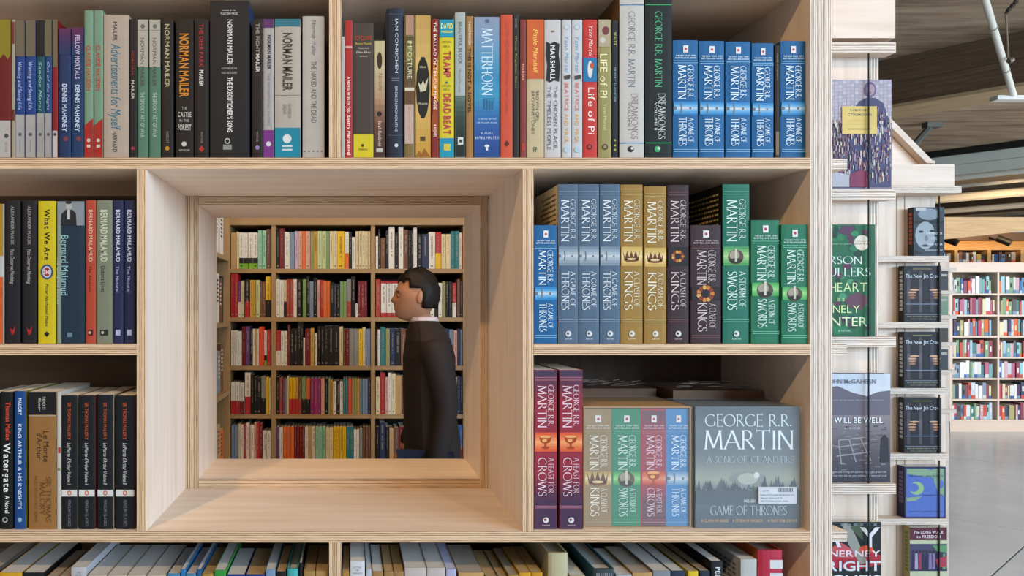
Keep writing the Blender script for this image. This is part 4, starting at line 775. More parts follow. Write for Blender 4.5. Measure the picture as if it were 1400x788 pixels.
ROWS = [
 ('top', 367.5, [
 ('left', "316-323-318:tn 323.5-327-317:c 327-333-318:w/k 333.2-339.5-318:w/k 339.7-346-318:w/k 346.2-352.5-318:w/k 353-358.5-315:m 358.7-364-315:m 364.5-370-313:bn"),
 ('middle', "378-382-316:k 382.5-388.5-312:dr 389-396-317:w 396.5-402.5-317:b 403-408-316:lp 408.2-413-316:pk 413.2-418-316:o 418.3-424-316:pk 424.4-429-316:ol 429.2-434-316:go 434.2-440-316:pg 440.3-446-316:pg 446.2-450.5-316:g 450.8-456-316:c 456.2-461-316:c 461.3-471-316:y 472-477-317:w/o 477.3-481-317:k 481.3-486-324:w 486.3-490.5-316:c 490.7-494.8-316:c 495-499-316:c 499.2-503.3-316:c 503.5-507.3-316:c"),
 ('right', "513.8-517-323:w 517.2-520-313:k 520.5-527-325:bn 527.5-531-315:k 531.5-539.5-310:w 540-544.5-318:k 545-551.5-310:w 552-558-314:bn 558.3-562-315:k 562.2-565-315:k 565.3-570-311:w 570.5-577-320:k 577.3-586-320:n 586.3-595-317:w/w 595.3-603-317:r/y 603.5-609.5-320:c 609.7-616-320:c 616.3-622-316:t 622.2-628-316:t 628.2-631-318:w 631.2-634-318:o")]),
 ('second', 434, [
 ('left', "316-320.3-374:r 320.5-325.3-374:r 325.8-329.5-384:pu/w 330-334-384:c 335-341.5-382:k/r 342-346-383:go 346.2-350-383:go 350.3-355-383:pg 355.5-359-385:bn 359.2-363-385:bn 363.4-371.5-378:y/k"),
 ('middle', "378-382-382:w 382.4-388-383:w 388.2-391.8-383:c/k 392-396.5-382:br 396.7-401-382:br 401.3-406-382:w 406.5-412.5-382:k 414-419-382:g 419.5-423-378:k 423.5-428.5-385:b 429-433.5-380:k 434-438-383:pk 438.2-442-383:r 442.2-447-384:o 447.2-451.5-384:o 452-456.5-386:k 457-460-388:n 460.5-464.5-388:k 465-469.5-385:g 469.7-474-385:g 474.3-480-382:gy/br 480.5-486-378:k 486.3-489-415:w 489.2-493.5-384:dr 493.7-498-384:dr 498.2-502-384:dr"),
 ('right', "514-520.5-382:br/br 521-528.5-384:w/r 528.7-536-384:w/r 536.2-544-384:w/r 544.2-552-384:w/r 553-559-385:dr 560-566-386:tn 567-573-384:k 574-580-385:r 581-587-386:br 588-594-386:w 594.5-599-384:k 599.5-604.5-387:w 605-609-385:ol 609.2-613.5-385:k 614-618.3-385:k 618.6-624-387:r/w 625-629-382:bn 629.3-633.5-384:k")]),
 ('third', 500.5, [
 ('left', "316-319-452:w 319.2-322-452:w 322.2-325-452:w 325.2-328-453:w 328.2-330.6-453:w 331-336-447:dr 336.3-341.7-447:pu 342-345.5-450:k 345.7-349-450:w 349.2-352-450:tn 352.2-354-450:w 354.3-361-447:or 361.3-364.8-452:w/k 365-371.5-451:r"),
 ('middle', "378-384-452:r/w 384.2-388.3-453:w 388.5-393-453:w 393.5-396.5-444:dr 397-402-450:k 402.3-407-450:k 407.5-411-441:k 411.2-414.5-441:k 414.7-417-462:w 417.3-424.3-450:dr 424.6-429.5-449:go 430-433.5-456:w 434-438.5-447:k 439-443-447:k 443.3-449-446:k 449.3-456-446:k 456.5-463.5-446:k 464.3-469-447:c 469.3-472.7-450:bn 473-477-450:dr 477.5-483.8-450:gy 484-490-450:gy 490.5-495.3-450:y 495.6-500.2-448:c 500.6-506.8-450:b"),
 ('right', "514-516.2-452:k 516.5-520-451:w 520.5-527-448:t 527.5-533-450:ol 533.5-540-450:n 540.3-547.5-450:k 548-555-450:bn 556-562-451:k 563-570-450:dr 571-577-451:k 578-584-450:ol 585-592-452:n 593-600-450:k 601-608-451:b 609-614-450:n 614.3-620-451:b 620.4-625-452:pk 625.3-629.3-450:n 629.6-633.8-451:b")]),
 ('fourth', 567, [
 ('left', "316-321.6-523:w/r 321.8-327.8-523:w/r 328.2-334-524:w/dr 335-342.7-510:w/r 343.2-347-513:k 347.3-351.3-516:k 351.6-357-517:k 357.4-363.5-515:gy/k 364-367.6-516:y 368-371.3-517:c"),
 ('middle', "378-382-516:k 382.4-386.4-517:br 386.7-389.6-518:pu 390-392.3-518:gy 392.6-395-515:c 395.4-399.5-517:y/r 399.7-403.7-517:y/r 404-408-517:go/r 408.2-412.3-517:bn/br 412.7-418-517:g/k 418.5-424-518:o/k 424.5-429.2-518:p 429.4-434-518:p 434.2-438.8-518:p 439.2-443.8-518:pk 444.2-448.8-518:k 449.2-452-518:ol 452.3-455-520:go 455.3-460-522:w 460.4-464.4-521:k 464.8-468.8-522:w 469.2-472.2-518:t 472.4-475.8-518:t 476.2-480.8-518:or 481.2-484.6-518:ol 484.8-488.2-518:ol 488.4-491.6-518:go 492-495.4-519:b 495.6-499-519:b 499.2-502.8-519:b 503-506.8-519:n"),
 ('right', "514-519.5-516:c 520-526.5-510:r 527-530.5-516:pk 531-534.6-510:w 535-541-511:c 541.4-549-514:tn 550-556-516:bn 557-564-515:k 565-572-516:dr 573-580-514:k 581-588-516:n 589-596-515:k 597-604-516:b 605-612-516:w 613-616-517:n 616.3-620.8-516:w 621-625-516:w 625.4-629.4-515:n 629.6-633.8-516:k")]),
 ('lowest visible', 633.5, [
 ('left', "316.5-320.6-582:b 320.8-325.6-582:b 326-329-580:c 329.4-333-581:w 333.3-336.8-580:br 337-341-579:w 341.3-343-582:pk 343.3-347.6-582:w 348-351-578:pk 351.2-354.7-578:r 355-359-580:dr 359.4-364.7-590:w 365-370.8-590:w"),
 ('middle', "378-382-584:pu 382.3-387-585:w 387.4-392-584:o 392.3-397-584:o 397.3-402-584:o 402.4-405.8-584:dr 406-409.4-584:dr 409.6-413-584:dr 413.2-416.6-584:dr 417-421.5-584:w 421.8-426.4-584:tn 426.6-431.3-584:w 431.7-436-584:m 436.2-440.5-584:m 440.7-445.3-584:m 445.7-450.4-585:c 450.6-455.2-585:c 455.6-460-584:y 460.2-464.4-584:y 464.6-468.8-584:y 469-473.3-584:y 473.7-478.4-584:t 478.6-483.4-584:t 483.8-487.5-588:w 487.7-491.5-588:w 491.8-495.6-586:gy 496-499.8-584:bn 500-503.6-584:bn 503.8-507.2-584:bn"),
 ('right', "514-518.6-584:k 519-526.8-578:n 527.4-532-584:k 532.5-538-586:tn 539-545-585:bn 546-553-584:dr 554-560-586:k 561-568-585:pk 569-576-584:w 577-584-585:n 585-592-584:bl 593-600-585:k 601-606-586:bl 606.5-611.5-585:pu 612-616.5-586:bl 617-622.4-584:g 622.7-628-582:t 628.3-633.8-582:bl/r")]),
]
ORD = ['first','second','third','fourth','fifth','sixth','seventh','eighth','ninth','tenth','eleventh','twelfth','thirteenth','fourteenth','fifteenth','sixteenth','seventeenth','eighteenth','nineteenth','twentieth','twenty-first','twenty-second','twenty-third','twenty-fourth','twenty-fifth','twenty-sixth','twenty-seventh','twenty-eighth','twenty-ninth','thirtieth']
def small_book(X0, X1, y0, y1, Z0, Z1, c1, c2, frac, label, group, letters=True):
    Z0 += .0004; q = MB(); m1 = mat(c1, .45); m2 = mat(c2, .45) if c2 else m1; base = ((X0+X1)/2, (y0+y1)/2, Z0)
    zm = Z0 + (Z1 - Z0) * frac; t = min(.0015, (X1-X0)*.12)
    q.face([(X0,y0,zm),(X1,y0,zm),(X1,y0,Z1),(X0,y0,Z1)], m1)
    q.face([(X0,y0,Z0),(X1,y0,Z0),(X1,y0,zm),(X0,y0,zm)], m2)
    q.face([(X0,y1,Z0),(X0,y0,Z0),(X0,y0,Z1),(X0,y1,Z1)], m1); q.face([(X1,y0,Z0),(X1,y1,Z0),(X1,y1,Z1),(X1,y0,Z1)], m1)
    q.face([(X0,y1,Z0),(X1,y1,Z0),(X1,y0,Z0),(X0,y0,Z0)], m2)
    q.face([(X0,y0,Z1),(X1,y0,Z1),(X1,y0+t,Z1),(X0,y0+t,Z1)], m1)
    zp = Z1 - .0015; q.face([(X0+t,y0+t,zp),(X1-t,y0+t,zp),(X1-t,y1,zp),(X0+t,y1,zp)], PAGE); q.face([(X1,y1,Z0),(X0,y1,Z0),(X0,y1,Z1),(X1,y1,Z1)], PAGE)
    if letters:
        lum = sum(lin(c1)); mc = mat(shade(c1, .55) if lum > .8 else '#8f867a', .5); w_ = X1 - X0; z = Z1 - (Z1-Z0)*random.uniform(.06, .16); ze = Z0 + (Z1-Z0)*random.uniform(.25, .45); sz = w_*random.uniform(.16, .32); xc = (X0+X1)/2; yy = y0 - .0005
        while z > ze:
            l = random.uniform(.5, 1.1)*.0045; q.face([(xc-sz/2, yy, z-l), (xc+sz/2, yy, z-l), (xc+sz/2, yy, z), (xc-sz/2, yy, z)], mc); z -= l + (.0028 if random.random() > .15 else .012)
        if random.random() > .4: zz = Z0 + .012; q.face([(xc-w_*.2, yy, zz), (xc+w_*.2, yy, zz), (xc+w_*.2, yy, zz+.007), (xc-w_*.2, yy, zz+.007)], mc)
    return tag(q.build('book', base=base), label, 'book', group)
seen = {}
for rn, yb, bays in ROWS:
    zb = PZ(yb, YF)
    for bn, data in bays:
        items = data.split(); cols = [c_ if len(set(c_.split('/'))) > 1 else c_.split('/')[0] for c_ in (t.split(':')[1] for t in items)]
        for i, tkn in enumerate(items):
            pos, cc = tkn.split(':'); a, b_, t = [float(v) for v in pos.split('-')]; c = cc.split('/')
            b_ = min(b_, {'left': 370.6, 'middle': 506.6, 'right': 632.6}[bn]); a = max(a, {'left': 315.5, 'middle': 377.6, 'right': 513.6}[bn])
            if b_ - a < 1: continue
            yb_ = YF + .006 + random.uniform(0, .01)
            desc = PAL[c[0]][1] + ('-and-' + PAL[c[1]][1] if len(c) > 1 and c[1] != c[0] else '')
            h = 633.5 - 584 if False else yb - t
            same = [j for j in range(len(cols)) if cols[j] == cols[i]]
            which = 'the only one' if len(same) == 1 else ORD[same.index(i)] + ' such'
            lb = f"{'tall ' if h > 54 else ''}{desc} book, {which} from left, {rn} shelf, {bn} bay, through the opening"
            frac = .3 if cc in ('w/k',) else (.12 if cc == 'w/r' and rn == 'second' else (.42 if len(c) > 1 else .5))
            c1, c2 = PAL[c[0]][0], PAL[c[1]][0] if len(c) > 1 else None
            k = random.uniform(.9, 1.08)
            o = small_book(PX(a, yb_), PX(b_, yb_) - .0006, yb_, yb_ + random.uniform(.12, .15), zb, zb + (yb - t) * YF / F, c1, c2, frac, lb, f'books on the {rn} shelf through the opening')
            if cc == 'w/k':
                q = MB(); x0_, x1_ = PX(a, yb_)+.0005, PX(b_, yb_)-.001; q.face([(x0_, yb_-.0005, zb+.0005), (x1_, yb_-.0005, zb+.0005), (x1_, yb_-.0005, zb+.03), (x0_, yb_-.0005, zb+.03)], mat('#6fa02a', .5)); q.build('spine_foot', o, base=tuple(o.location))
            if cc == 'w/r' and rn == 'second':
                q = MB(); x0_, x1_ = PX(a, yb_), PX(b_, yb_)-.0006; z1_ = zb + (yb - t) * YF / F; q.face([(x0_, yb_-.0005, z1_-.016), (x1_, yb_-.0005, z1_-.016), (x1_, yb_-.0005, z1_), (x0_, yb_-.0005, z1_)], mat(PAL['r'][0], .5)); q.build('spine_head', o, base=tuple(o.location))
# side bookcase at the left end of the aisle, its shelves facing right
XSD = -.678
sdc = empty('bookcase', (XSD - .14, 4.05, 0), 'side bookcase at the left end of the aisle, seen at a slant', 'bookcase'); sb_ = tuple(sdc.location)
q = MB(); q.box(XSD-.3, XSD-.29, 3.5, 4.42, 0, 2.3, DARKB); q.build('back_panel', sdc, base=sb_)
for y in (3.5, 4.4): q = MB(); q.box(XSD-.29, XSD, y, y+.02, 0, 2.3, OAK); q.build('upright', sdc, base=sb_)
szs = [PZ(y, 4.4) for y in (352, 441, 534, 640)] + [2.28]
for z in szs: q = MB(); q.box(XSD-.29, XSD-.001, 3.52, 4.4, z-.024, z, OAK); q.build('shelf', sdc, base=sb_)
scol = [[('w',.12,.27),('pk',.03,.25),('w',.15,.28)], [('k',.05,.27),('bn',.08,.26),('w',.11,.28),('c',.05,.25)], [('bn',.09,.28),('gy',.1,.24),('b',.05,.25),('tn',.08,.26)], [('o',.1,.24),('tn',.1,.28),('bn',.09,.26)]]
for k, z in enumerate(szs[:4]):
    y = 4.385
    for j, (c, wd, h) in enumerate(scol[k] * 2):
        if y - wd < 3.6: break
        q = MB(); m1 = mat(PAL[c][0], .45); x1 = XSD - .03
        q.box(x1-.16, x1, y-wd+.002, y-.001, z+.001, z+h*.95, m1, mats={'+z': PAGE, '-x': PAGE}); lm = mat('#2a2626' if c in 'wcpktno' else '#c9c0b0', .5)
        for i in range(6): zz = z + h*.8 - i*.022; q.face([(x1+.0006, y-wd*.75, zz), (x1+.0006, y-wd*.25, zz), (x1+.0006, y-wd*.25, zz+.01), (x1+.0006, y-wd*.75, zz+.01)], lm)
        tag(q.build('book', base=(x1-.08, y-wd/2, z)), f"{PAL[c][1]} book, {ORD[j]} from the back on the {['upper','second','third','lowest'][k]} shelf of the side bookcase", 'book', 'books on the slanted side bookcase'); y -= wd + .004

# ================================================================== DISPLAY ENDS ON THE RIGHT
def display(nm_label, Yp, xl, xr, ledges, ztop, body_depth, elastic_px, th, out, bottom=0):
    """bookcase whose end panel faces the camera and carries ledges for face-out books"""
    r = empty('display_bookcase', ((xl+xr)/2, Yp + body_depth/2, bottom), nm_label, 'bookcase'); base = tuple(r.location)
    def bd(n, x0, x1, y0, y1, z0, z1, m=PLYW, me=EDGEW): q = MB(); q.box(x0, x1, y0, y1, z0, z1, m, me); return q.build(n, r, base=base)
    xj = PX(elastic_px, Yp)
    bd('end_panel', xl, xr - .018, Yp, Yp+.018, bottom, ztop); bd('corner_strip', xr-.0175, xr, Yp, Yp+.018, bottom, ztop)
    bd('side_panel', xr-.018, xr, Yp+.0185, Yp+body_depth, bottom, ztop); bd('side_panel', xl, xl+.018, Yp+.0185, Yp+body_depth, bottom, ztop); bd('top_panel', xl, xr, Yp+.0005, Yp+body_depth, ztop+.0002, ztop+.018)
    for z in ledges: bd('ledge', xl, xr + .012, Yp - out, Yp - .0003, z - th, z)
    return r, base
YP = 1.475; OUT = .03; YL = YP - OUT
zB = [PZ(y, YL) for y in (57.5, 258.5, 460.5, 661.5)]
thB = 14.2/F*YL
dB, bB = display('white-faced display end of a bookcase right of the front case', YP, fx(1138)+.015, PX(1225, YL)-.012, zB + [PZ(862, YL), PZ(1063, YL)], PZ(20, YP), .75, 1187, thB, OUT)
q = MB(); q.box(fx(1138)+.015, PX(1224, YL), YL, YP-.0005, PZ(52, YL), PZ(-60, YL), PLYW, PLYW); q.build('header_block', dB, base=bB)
def elastic(px, Y, segs, parent, base, rad):
    q = MB(); x = PX(px, Y)
    for y0, y1 in segs: q.tube((x, Y, PZ(y0, Y)), (x, Y, PZ(y1, Y)), rad, mat('#151515', .7), 8)
    o = q.build('elastic_cord', parent, base=base); tag(o, 'black elastic cord'); return o
elastic(1187.5, YL + .0018, [(73, 258), (273, 460), (475, 661), (676, 860)], dB, bB, .0014)
def cover_book(x0, x1, yt, zb, Y, thick, color, label, group, draw, spine=None, yaw=0, name='paperback_book', spinedraw=None, parts=True):
    """book shown face-out; its cover is on the plane Y"""
    zb += .0005; X0, X1, Zt = PX(x0, Y), PX(x1, Y), PZ(yt, Y); base = ((X0+X1)/2, Y+thick/2, zb)
    r = empty(name, base, label, 'book', group); cm = mat(shade(color, .85), .5, .1, 40); sm = mat(spine or color, .5)
    q = MB(); t = .0008; q.box(X0, X1, Y, Y+t, zb, Zt, cm); q.box(X0, X1, Y+thick-t, Y+thick, zb, Zt, cm); q.box(X0, X0+t, Y+t, Y+thick-t, zb, Zt, sm); q.build('cover', r, base=base)
    q = MB(); q.box(X0+t, X1-.001, Y+t, Y+thick-t, zb+.0005, Zt-.001, PAGE); q.build('page_block', r, base=base)
    p = Print(Y); p.zmin = zb + .0003; draw(p); p.build('cover_print', r, base)
    if spinedraw: spinedraw(r, base, X0, Y, thick, zb, Zt)
    return r
GB = 'face-out books on the near display end'
YC = YL + .0085
def c1(p):
    p.rect(1122, 1218, 110, 256, '#6a5264'); p.rect(1122, 1218, 110, 168, '#a79fb2')
    for j in range(12):
        for i in range(17): x = 1124+i*5.6; y = 111+j*4.9 + math.sin(i*.7)*1.2; p.rect(x, x+4.6, y, y+3.9, ['#b9b2c0','#aea6b6','#c2bcc8'][(i*j+i)%3]); p.k -= .96
    p.k += 1
    p.poly([(1166,150),(1174,139),(1184,134),(1196,134),(1207,141),(1214,160),(1217,256),(1160,256),(1162,175)][::-1], '#46466c')
    p.disc(1189, 123, 8.5, '#6d5a86', 11); p.disc(1190, 123, 5.5, '#a88fa4', 7.5); p.disc(1189, 127, 2.2, '#7a5a7a', 1)
    random.seed(4)
    for i in range(640):
        x = random.uniform(1123, 1216); y = random.uniform(146 if x > 1165 else 162, 246)
        if x > 1165 and y < 160 and (x < 1172 or x > 1212): continue
        h = random.uniform(3, 9); w_ = random.uniform(.7, 1.9)
        p.rect(x, x+w_, y, y+h, random.choice(['#9a7890','#c0a8b4','#dccdb0','#5a5a86','#8a4c6a','#74869c','#d0c2c0','#9a5c74','#4a4a70','#7b5c7a','#e4dac0','#b0a4b8'])); p.k -= .96
    p.k += 1
    p.poly([(1160,256),(1162,238),(1176,232),(1186,236),(1186,256)][::-1], '#8a3156'); p.poly([(1136,256),(1136,234),(1160,240),(1160,256)][::-1], '#c2bcc6')
    p.rect(1150, 1197.5, 146, 184, '#dfc470')
    p.text('RAMAROMA', 1161, 1186, 149.5, 152.5, '#4a5a4a', 'b', False); p.text('CTUOMCHAIN', 1158, 1190, 155.5, 159, '#4a5a4a', 'b', False)
    p.text('GANTSE JETTER', 1158, 1190, 164, 166, '#c2a05c', 'r', False); p.rect(1158, 1190, 170, 170.5, '#c2a05c'); p.text('INTRO DUCTION BY', 1158, 1190, 176, 178, '#5a6a5a', 'r', False)
cover_book(1122, 1219, 109, zB[1], YC, .016, '#8a7a92', 'face-out paperback with patterned purple cover and yellow label', GB, c1)
def c2(p):
    p.rect(1086, 1196, 307.5, 459, '#1f6a44'); random.seed(9)
    for i in range(60):
        x, y = random.uniform(1130, 1190), random.uniform(312, 452); p.disc(min(x,1188), y, random.uniform(3, 7), random.choice(['#27804f','#1a5236','#318f5c','#123e2a','#5a2f44','#43283a','#4f9a6e']), random.uniform(3, 7), 9); p.k -= .96
    p.k += 1
    p.poly([(1154,412),(1162,403),(1173,400),(1184,405),(1186,415),(1176,424),(1160,421)][::-1], '#6b4052'); p.poly([(1146,318),(1150,309),(1168,309),(1166,317),(1155,322)][::-1], '#5c3550'); p.rect(1196.1-6, 1196, 307.5, 459, '#20603f')
    p.disc(1178, 332, 10.6, '#e9e0cc'); p.disc(1178, 332, 9.3, '#f0e9d9'); p.text("OPRAH'S", 1170, 1186, 329.5, 331.2, '#8a5a4a', 'r', False); p.text('BOOK CLUB', 1169, 1187, 332.5, 334.5, '#8a5a4a', 'b', False)
    p.text('WINNER OF HEARTS', 1134, 1164, 333, 334.5, '#a9c9b4', 'r', False)
    p.text('CARSON', 1108, 1178, 351, 361, '#d5ddd8', 's', False); p.text('McCULLERS', 1093, 1189.5, 366.5, 377.5, '#d5ddd8', 's', False)
    p.text('THE HEART', 1098, 1185, 386, 399, '#c6d69a', 'r', False); p.text('Is a', 1144, 1154, 406, 412, '#c6d69a', 'r', False); p.text('LONELY', 1117, 1175, 417, 428, '#c6d69a', 'r', False); p.text('HUNTER', 1108, 1185, 433, 446, '#d9dcb4', 'r', False)
    p.text('A NOVEL', 1145, 1163, 451, 454, '#a9c9b4', 'r', False)
cover_book(1086, 1196.5, 307, zB[2], YC, .02, '#1f6a44', 'face-out green paperback with round cream seal', GB, c2)
def c3(p):
    p.rect(1117, 1217, 511.5, 661, '#5a5460'); p.grad(1117, 1217, 511.5, 545, ['#cdd7e6','#d8dfe9'], 4)
    p.poly([(1117,532),(1145,528),(1165,537),(1185,542),(1200,536),(1217,534),(1217,570),(1117,570)][::-1], '#6c6676')
    p.grad(1117, 1217, 568, 661, ['#8b8288','#7d757c','#6a6268','#55505a','#4a4650','#3c3944'], 18)
    random.seed(5)
    for i in range(120): x = random.uniform(1120, 1208); y = random.uniform(572, 648); p.rect(x, x+random.uniform(3,10), y, y+random.uniform(.6,1.8), random.choice(['#766e74','#5b545c','#8f868a','#474250'])); p.k -= .96
    p.k += 1
    for a, b_ in (((1146,602),(1150,635)),((1160,600),(1170,632)),((1143,612),(1185,606)),((1143,624),(1190,618)),((1176,600),(1190,630)),((1146,602),(1182,598))):
        dx, dy = b_[0]-a[0], b_[1]-a[1]; L = math.hypot(dx, dy); nx, ny = -dy/L*.7, dx/L*.7; p.poly([(a[0]-nx,a[1]-ny),(a[0]+nx,a[1]+ny),(b_[0]+nx,b_[1]+ny),(b_[0]-nx,b_[1]-ny)], '#a7a3a8')
    p.poly([(1203,632),(1204,600),(1209,594),(1214,600),(1215,632)][::-1], '#2f2c35')
    p.text('JOHN McGAHERN', 1130, 1197, 518.5, 524.5, '#6a7280', 'b', False); p.text('Author of Amongst Women and The Dark', 1134, 1207, 546, 548, '#a9a6b4', 'r', False)
    p.text('ALL WILL BE WELL', 1119, 1206, 570.5, 578.5, '#dcdce0', 'b', False); p.text('A MEMOIR', 1153, 1176, 584, 587, '#b9b6bc', 'r', False)
    p.text('A plain and strong self-portrait from the great Irish', 1134, 1211, 644, 646.5, '#b5b2b8', 'r', False); p.text('writer that leaves you waiting for more of it all', 1134, 1211, 649, 651.5, '#b5b2b8', 'r', False)
cover_book(1117, 1217, 511, zB[3], YC, .018, '#5a5460', 'face-out paperback with grey landscape below a pale sky', GB, c3)
def c4(p):
    p.rect(1094, 1204.5, 714.5, 866, '#10181c'); p.poly([(1128,762),(1150,752),(1180,748),(1204,760),(1204,772),(1170,780),(1128,775)][::-1], '#b01f34')
    p.poly([(1134,750),(1150,742),(1170,755),(1166,764),(1140,762)][::-1], '#c9505c'); p.poly([(1150,716),(1162,716),(1186,770),(1176,772),(1160,745)][::-1], '#9a9a90'); p.poly([(1162,722),(1168,716),(1178,716),(1180,740)][::-1], '#4a5a42'); p.disc(1184, 752, 10, '#d8502e', 6)
    for i in range(6): p.rect(1149+i*9, 1153+i*9, 716, 719, '#6a7a8a')
    p.text('J', 1110, 1120, 720, 748, '#c6c6cc', 'b', False); p.text('A', 1124, 1150, 720, 748, '#c6c6cc', 'b', False); p.text('Y', 1175, 1203, 720, 748, '#c6c6cc', 'b', False)
    p.text('McINERNEY', 1107, 1203, 752.5, 761, '#d0c6cc', 'b', False); p.text('BRIGHT', 1115, 1204, 767, 780.5, '#c6c8d0', 'b', False); p.text('LIGHTS', 1115, 1204, 786, 799, '#c6c8d0', 'b', False); p.text('BIG CITY', 1115, 1204, 805, 818, '#c6c8d0', 'b', False)
cover_book(1094, 1204.5, 714, PZ(862, YL), YC, .014, '#10181c', 'face-out black and red paperback with large white capitals at the bottom', GB, c4)

# second display end, farther away
YP2 = 2.93; YL2 = 2.88; OUT2 = .05
zC = [PZ(y, YL2) for y in (259, 350, 440.5, 531, 620.5, 709.5, 800)]
thC = .022
dC, bC = display('second display end of a bookcase, farther back, with a black cord', YP2, 1.72, PX(1297, YL2) - .012, zC[1:], PZ(226, YP2), .9, 1283, thC, OUT2)
q = MB(); q.box(1.72, PX(1299, YL2), YL2-.02, YP2-.0005, PZ(256, YL2), PZ(226, YL2), PLYW, PLYW); q.build('header_block', dC, base=bC)
q = MB(); q.box(1.72, PX(1303, YL2), YL2-.04, YP2-.0005, PZ(266, YL2), PZ(257, YL2), PLYW, EDGEW); q.build('header_ledge', dC, base=bC)
q = MB(); zz = PZ(225.5, YP2)
q.prism([(PX(1150, YP2), zz), (PX(1257, YP2), zz), (PX(1219, YP2), PZ(187, YP2)), (PX(1150, YP2), PZ(118, YP2))], YP2, YP2+.02, PLY, PLYW); q.build('gable_panel', dC, base=bC)
q = MB(); a = (PX(1258, YP2), zz); b_ = (PX(1150, YP2), PZ(116, YP2)); nx = .03
q.prism([(a[0], a[1]), (a[0]+nx, a[1]), (b_[0]+nx, b_[1]), (b_[0], b_[1])], YP2-.035, YP2+.3, PLYW, PLYW); q.build('sloped_board', dC, base=bC)
q = MB(); q.box(PX(1226, YP2)-.002, PX(1226, YP2)+.002, YP2-.001, YP2, 0, PZ(268, YP2), mat('#a08a70', .7)); q.box(PX(1237, YP2)-.002, PX(1237, YP2)+.001, YP2-.001, YP2, 0, PZ(268, YP2), mat('#a08a70', .7)); q.build('panel_joint', dC, base=bC)
elastic(1284, YL2 + .003, [(268, 350), (359, 440), (449, 531), (540, 620), (630, 709), (718, 800)], dC, bC, .0025)
GC = 'face-out books on the farther display end'
YC2 = YL2 + .008
def spine_strip(col, fg=None):
    def f(r, base, X0, Y, thick, z0, z1):
        q = MB(); x = X0 - .0003; n = 12
        q.face([(x, Y+thick, z0), (x, Y, z0), (x, Y, z1), (x, Y+thick, z1)], mat(col, .4))
        if fg:
            z = z1 - .02
            while z > z0 + .05: q.face([(x-.0005, Y+thick*.75, z-.011), (x-.0005, Y+thick*.25, z-.011), (x-.0005, Y+thick*.25, z), (x-.0005, Y+thick*.75, z)], mat(fg, .4)); z -= .015
        q.build('spine', r, base=base)
    return f
def d1(p):
    p.rect(1249, 1290.5, 284, 349.5, '#33404c'); p.disc(1270, 299, 19, '#2b333c', 6); p.disc(1270, 293, 15, '#8b98a4', 8); p.rect(1250, 1290, 302, 306, '#1b2026'); p.disc(1265, 322, 14, '#a3adb6', 19); p.disc(1259, 317, 3.4, '#20262c', 1.7); p.disc(1274, 316, 3.4, '#20262c', 1.7); p.disc(1266, 326, 2.6, '#76828d', 4); p.disc(1265, 336, 5, '#3c454e', 1.6); p.poly([(1276,308),(1290,306),(1290,349),(1280,345)][::-1], '#252e38'); p.poly([(1250,342),(1262,347),(1250,349)][::-1], '#1a1f25')
    p.rect(1252, 1266, 284.5, 288, '#c9c9c9'); p.text('THE PRISONER', 1266, 1288, 318, 320.5, '#dfe6ec', 'r', False); p.text('NOVEL', 1271, 1281, 324, 327.5, '#c8d0d8', 'r', False); p.text('DANA BUTLER', 1268, 1288, 333, 335.5, '#dfe6ec', 'r', False); p.text('INTRODUCTION', 1264, 1288, 341, 343.5, '#c8d0d8', 'r', False)
cover_book(1249, 1291, 283.5, zC[1], YC2, .03, '#33404c', 'face-out paperback with black-and-white face in a hat, topmost on the farther display', GC, d1, spine='#8a3a2a', spinedraw=spine_strip('#1c1b1d', '#a04a3a'))
def crow(y0):
    def f(p):
        h = 76; p.rect(1236.5, 1286.5, y0+.5, y0+h+.4, '#1a1a20')
        for i, c in enumerate(('#5a4d58','#24242c','#6a5c66','#24242c','#54485a','#1c1c24')): p.grad(1240+i*8, 1244.5+i*8, y0+7, y0+h-12, [shade(c, .7), c, shade(c, .8)], 5)
        p.rect(1248, 1274, y0+4, y0+5, '#8a7a3a'); p.text('The New Jim Crow', 1238, 1285, y0+11, y0+16.5, '#c9d2dc', 'r', False)
        for sx, d in ((1242, 1), (1285, -1)):
            for j in range(4): p.disc(sx + d*(5 if j else 8), y0+33+j*3.6, 6.5 - j*.6, ['#e0b088','#d9a27c','#c08a68','#b07c5c'][j], 1.3)
        p.rect(1238, 1285, y0+52, y0+53, '#8290a8'); p.rect(1237, 1286, y0+66, y0+67.2, '#7a7f8a'); p.text('MASS INCARCERATION IN THE AGE', 1240, 1284, y0+68.5, y0+70.2, '#a8a08a', 'r', False); p.text('WITH A NEW FOREWORD BY', 1244, 1280, y0+72, y0+74, '#8a8470', 'r', False)
    return f
for k, y0 in enumerate((363.5, 454, 544)):
    cover_book(1236, 1287, y0, zC[2+k], YC2, .03, '#1a1a20', 'face-out black paperback with hands gripping bars, ' + ['upper one of three','middle one of three','lowest one of three'][k], GC, crow(y0), spinedraw=spine_strip('#141418', '#b5b8be'))
def d5(p):
    p.rect(1237, 1292.5, 639, 709, '#28305c'); p.rect(1239, 1291, 641, 707, '#5a74c4')
    p.poly([(1240,641),(1262,641),(1290,645),(1290,655),(1262,652),(1240,648)][::-1], '#8fae8c'); p.disc(1253, 668, 10, '#9cbf8a', 9); p.disc(1249, 667, 7, '#5a74c4', 6); p.poly([(1275,641),(1291,641),(1291,680),(1282,672),(1277,660)][::-1], '#8aa88c'); p.disc(1286, 662, 4, '#5a74c4', 6); p.poly([(1239,681),(1260,679),(1252,685),(1240,686)][::-1], '#93b08a')
    p.text('THE SLAVERY ABOLITIONISTS', 1242, 1289, 650, 652.5, '#28305c', 'b', False); p.text('DAVID BRION DAVIS', 1261, 1289, 676.5, 678.3, '#28305c', 'b', False); p.text('A HISTORY OF EUROPE AND AMERICA', 1243, 1289, 699, 700.5, '#28305c', 'r', False)
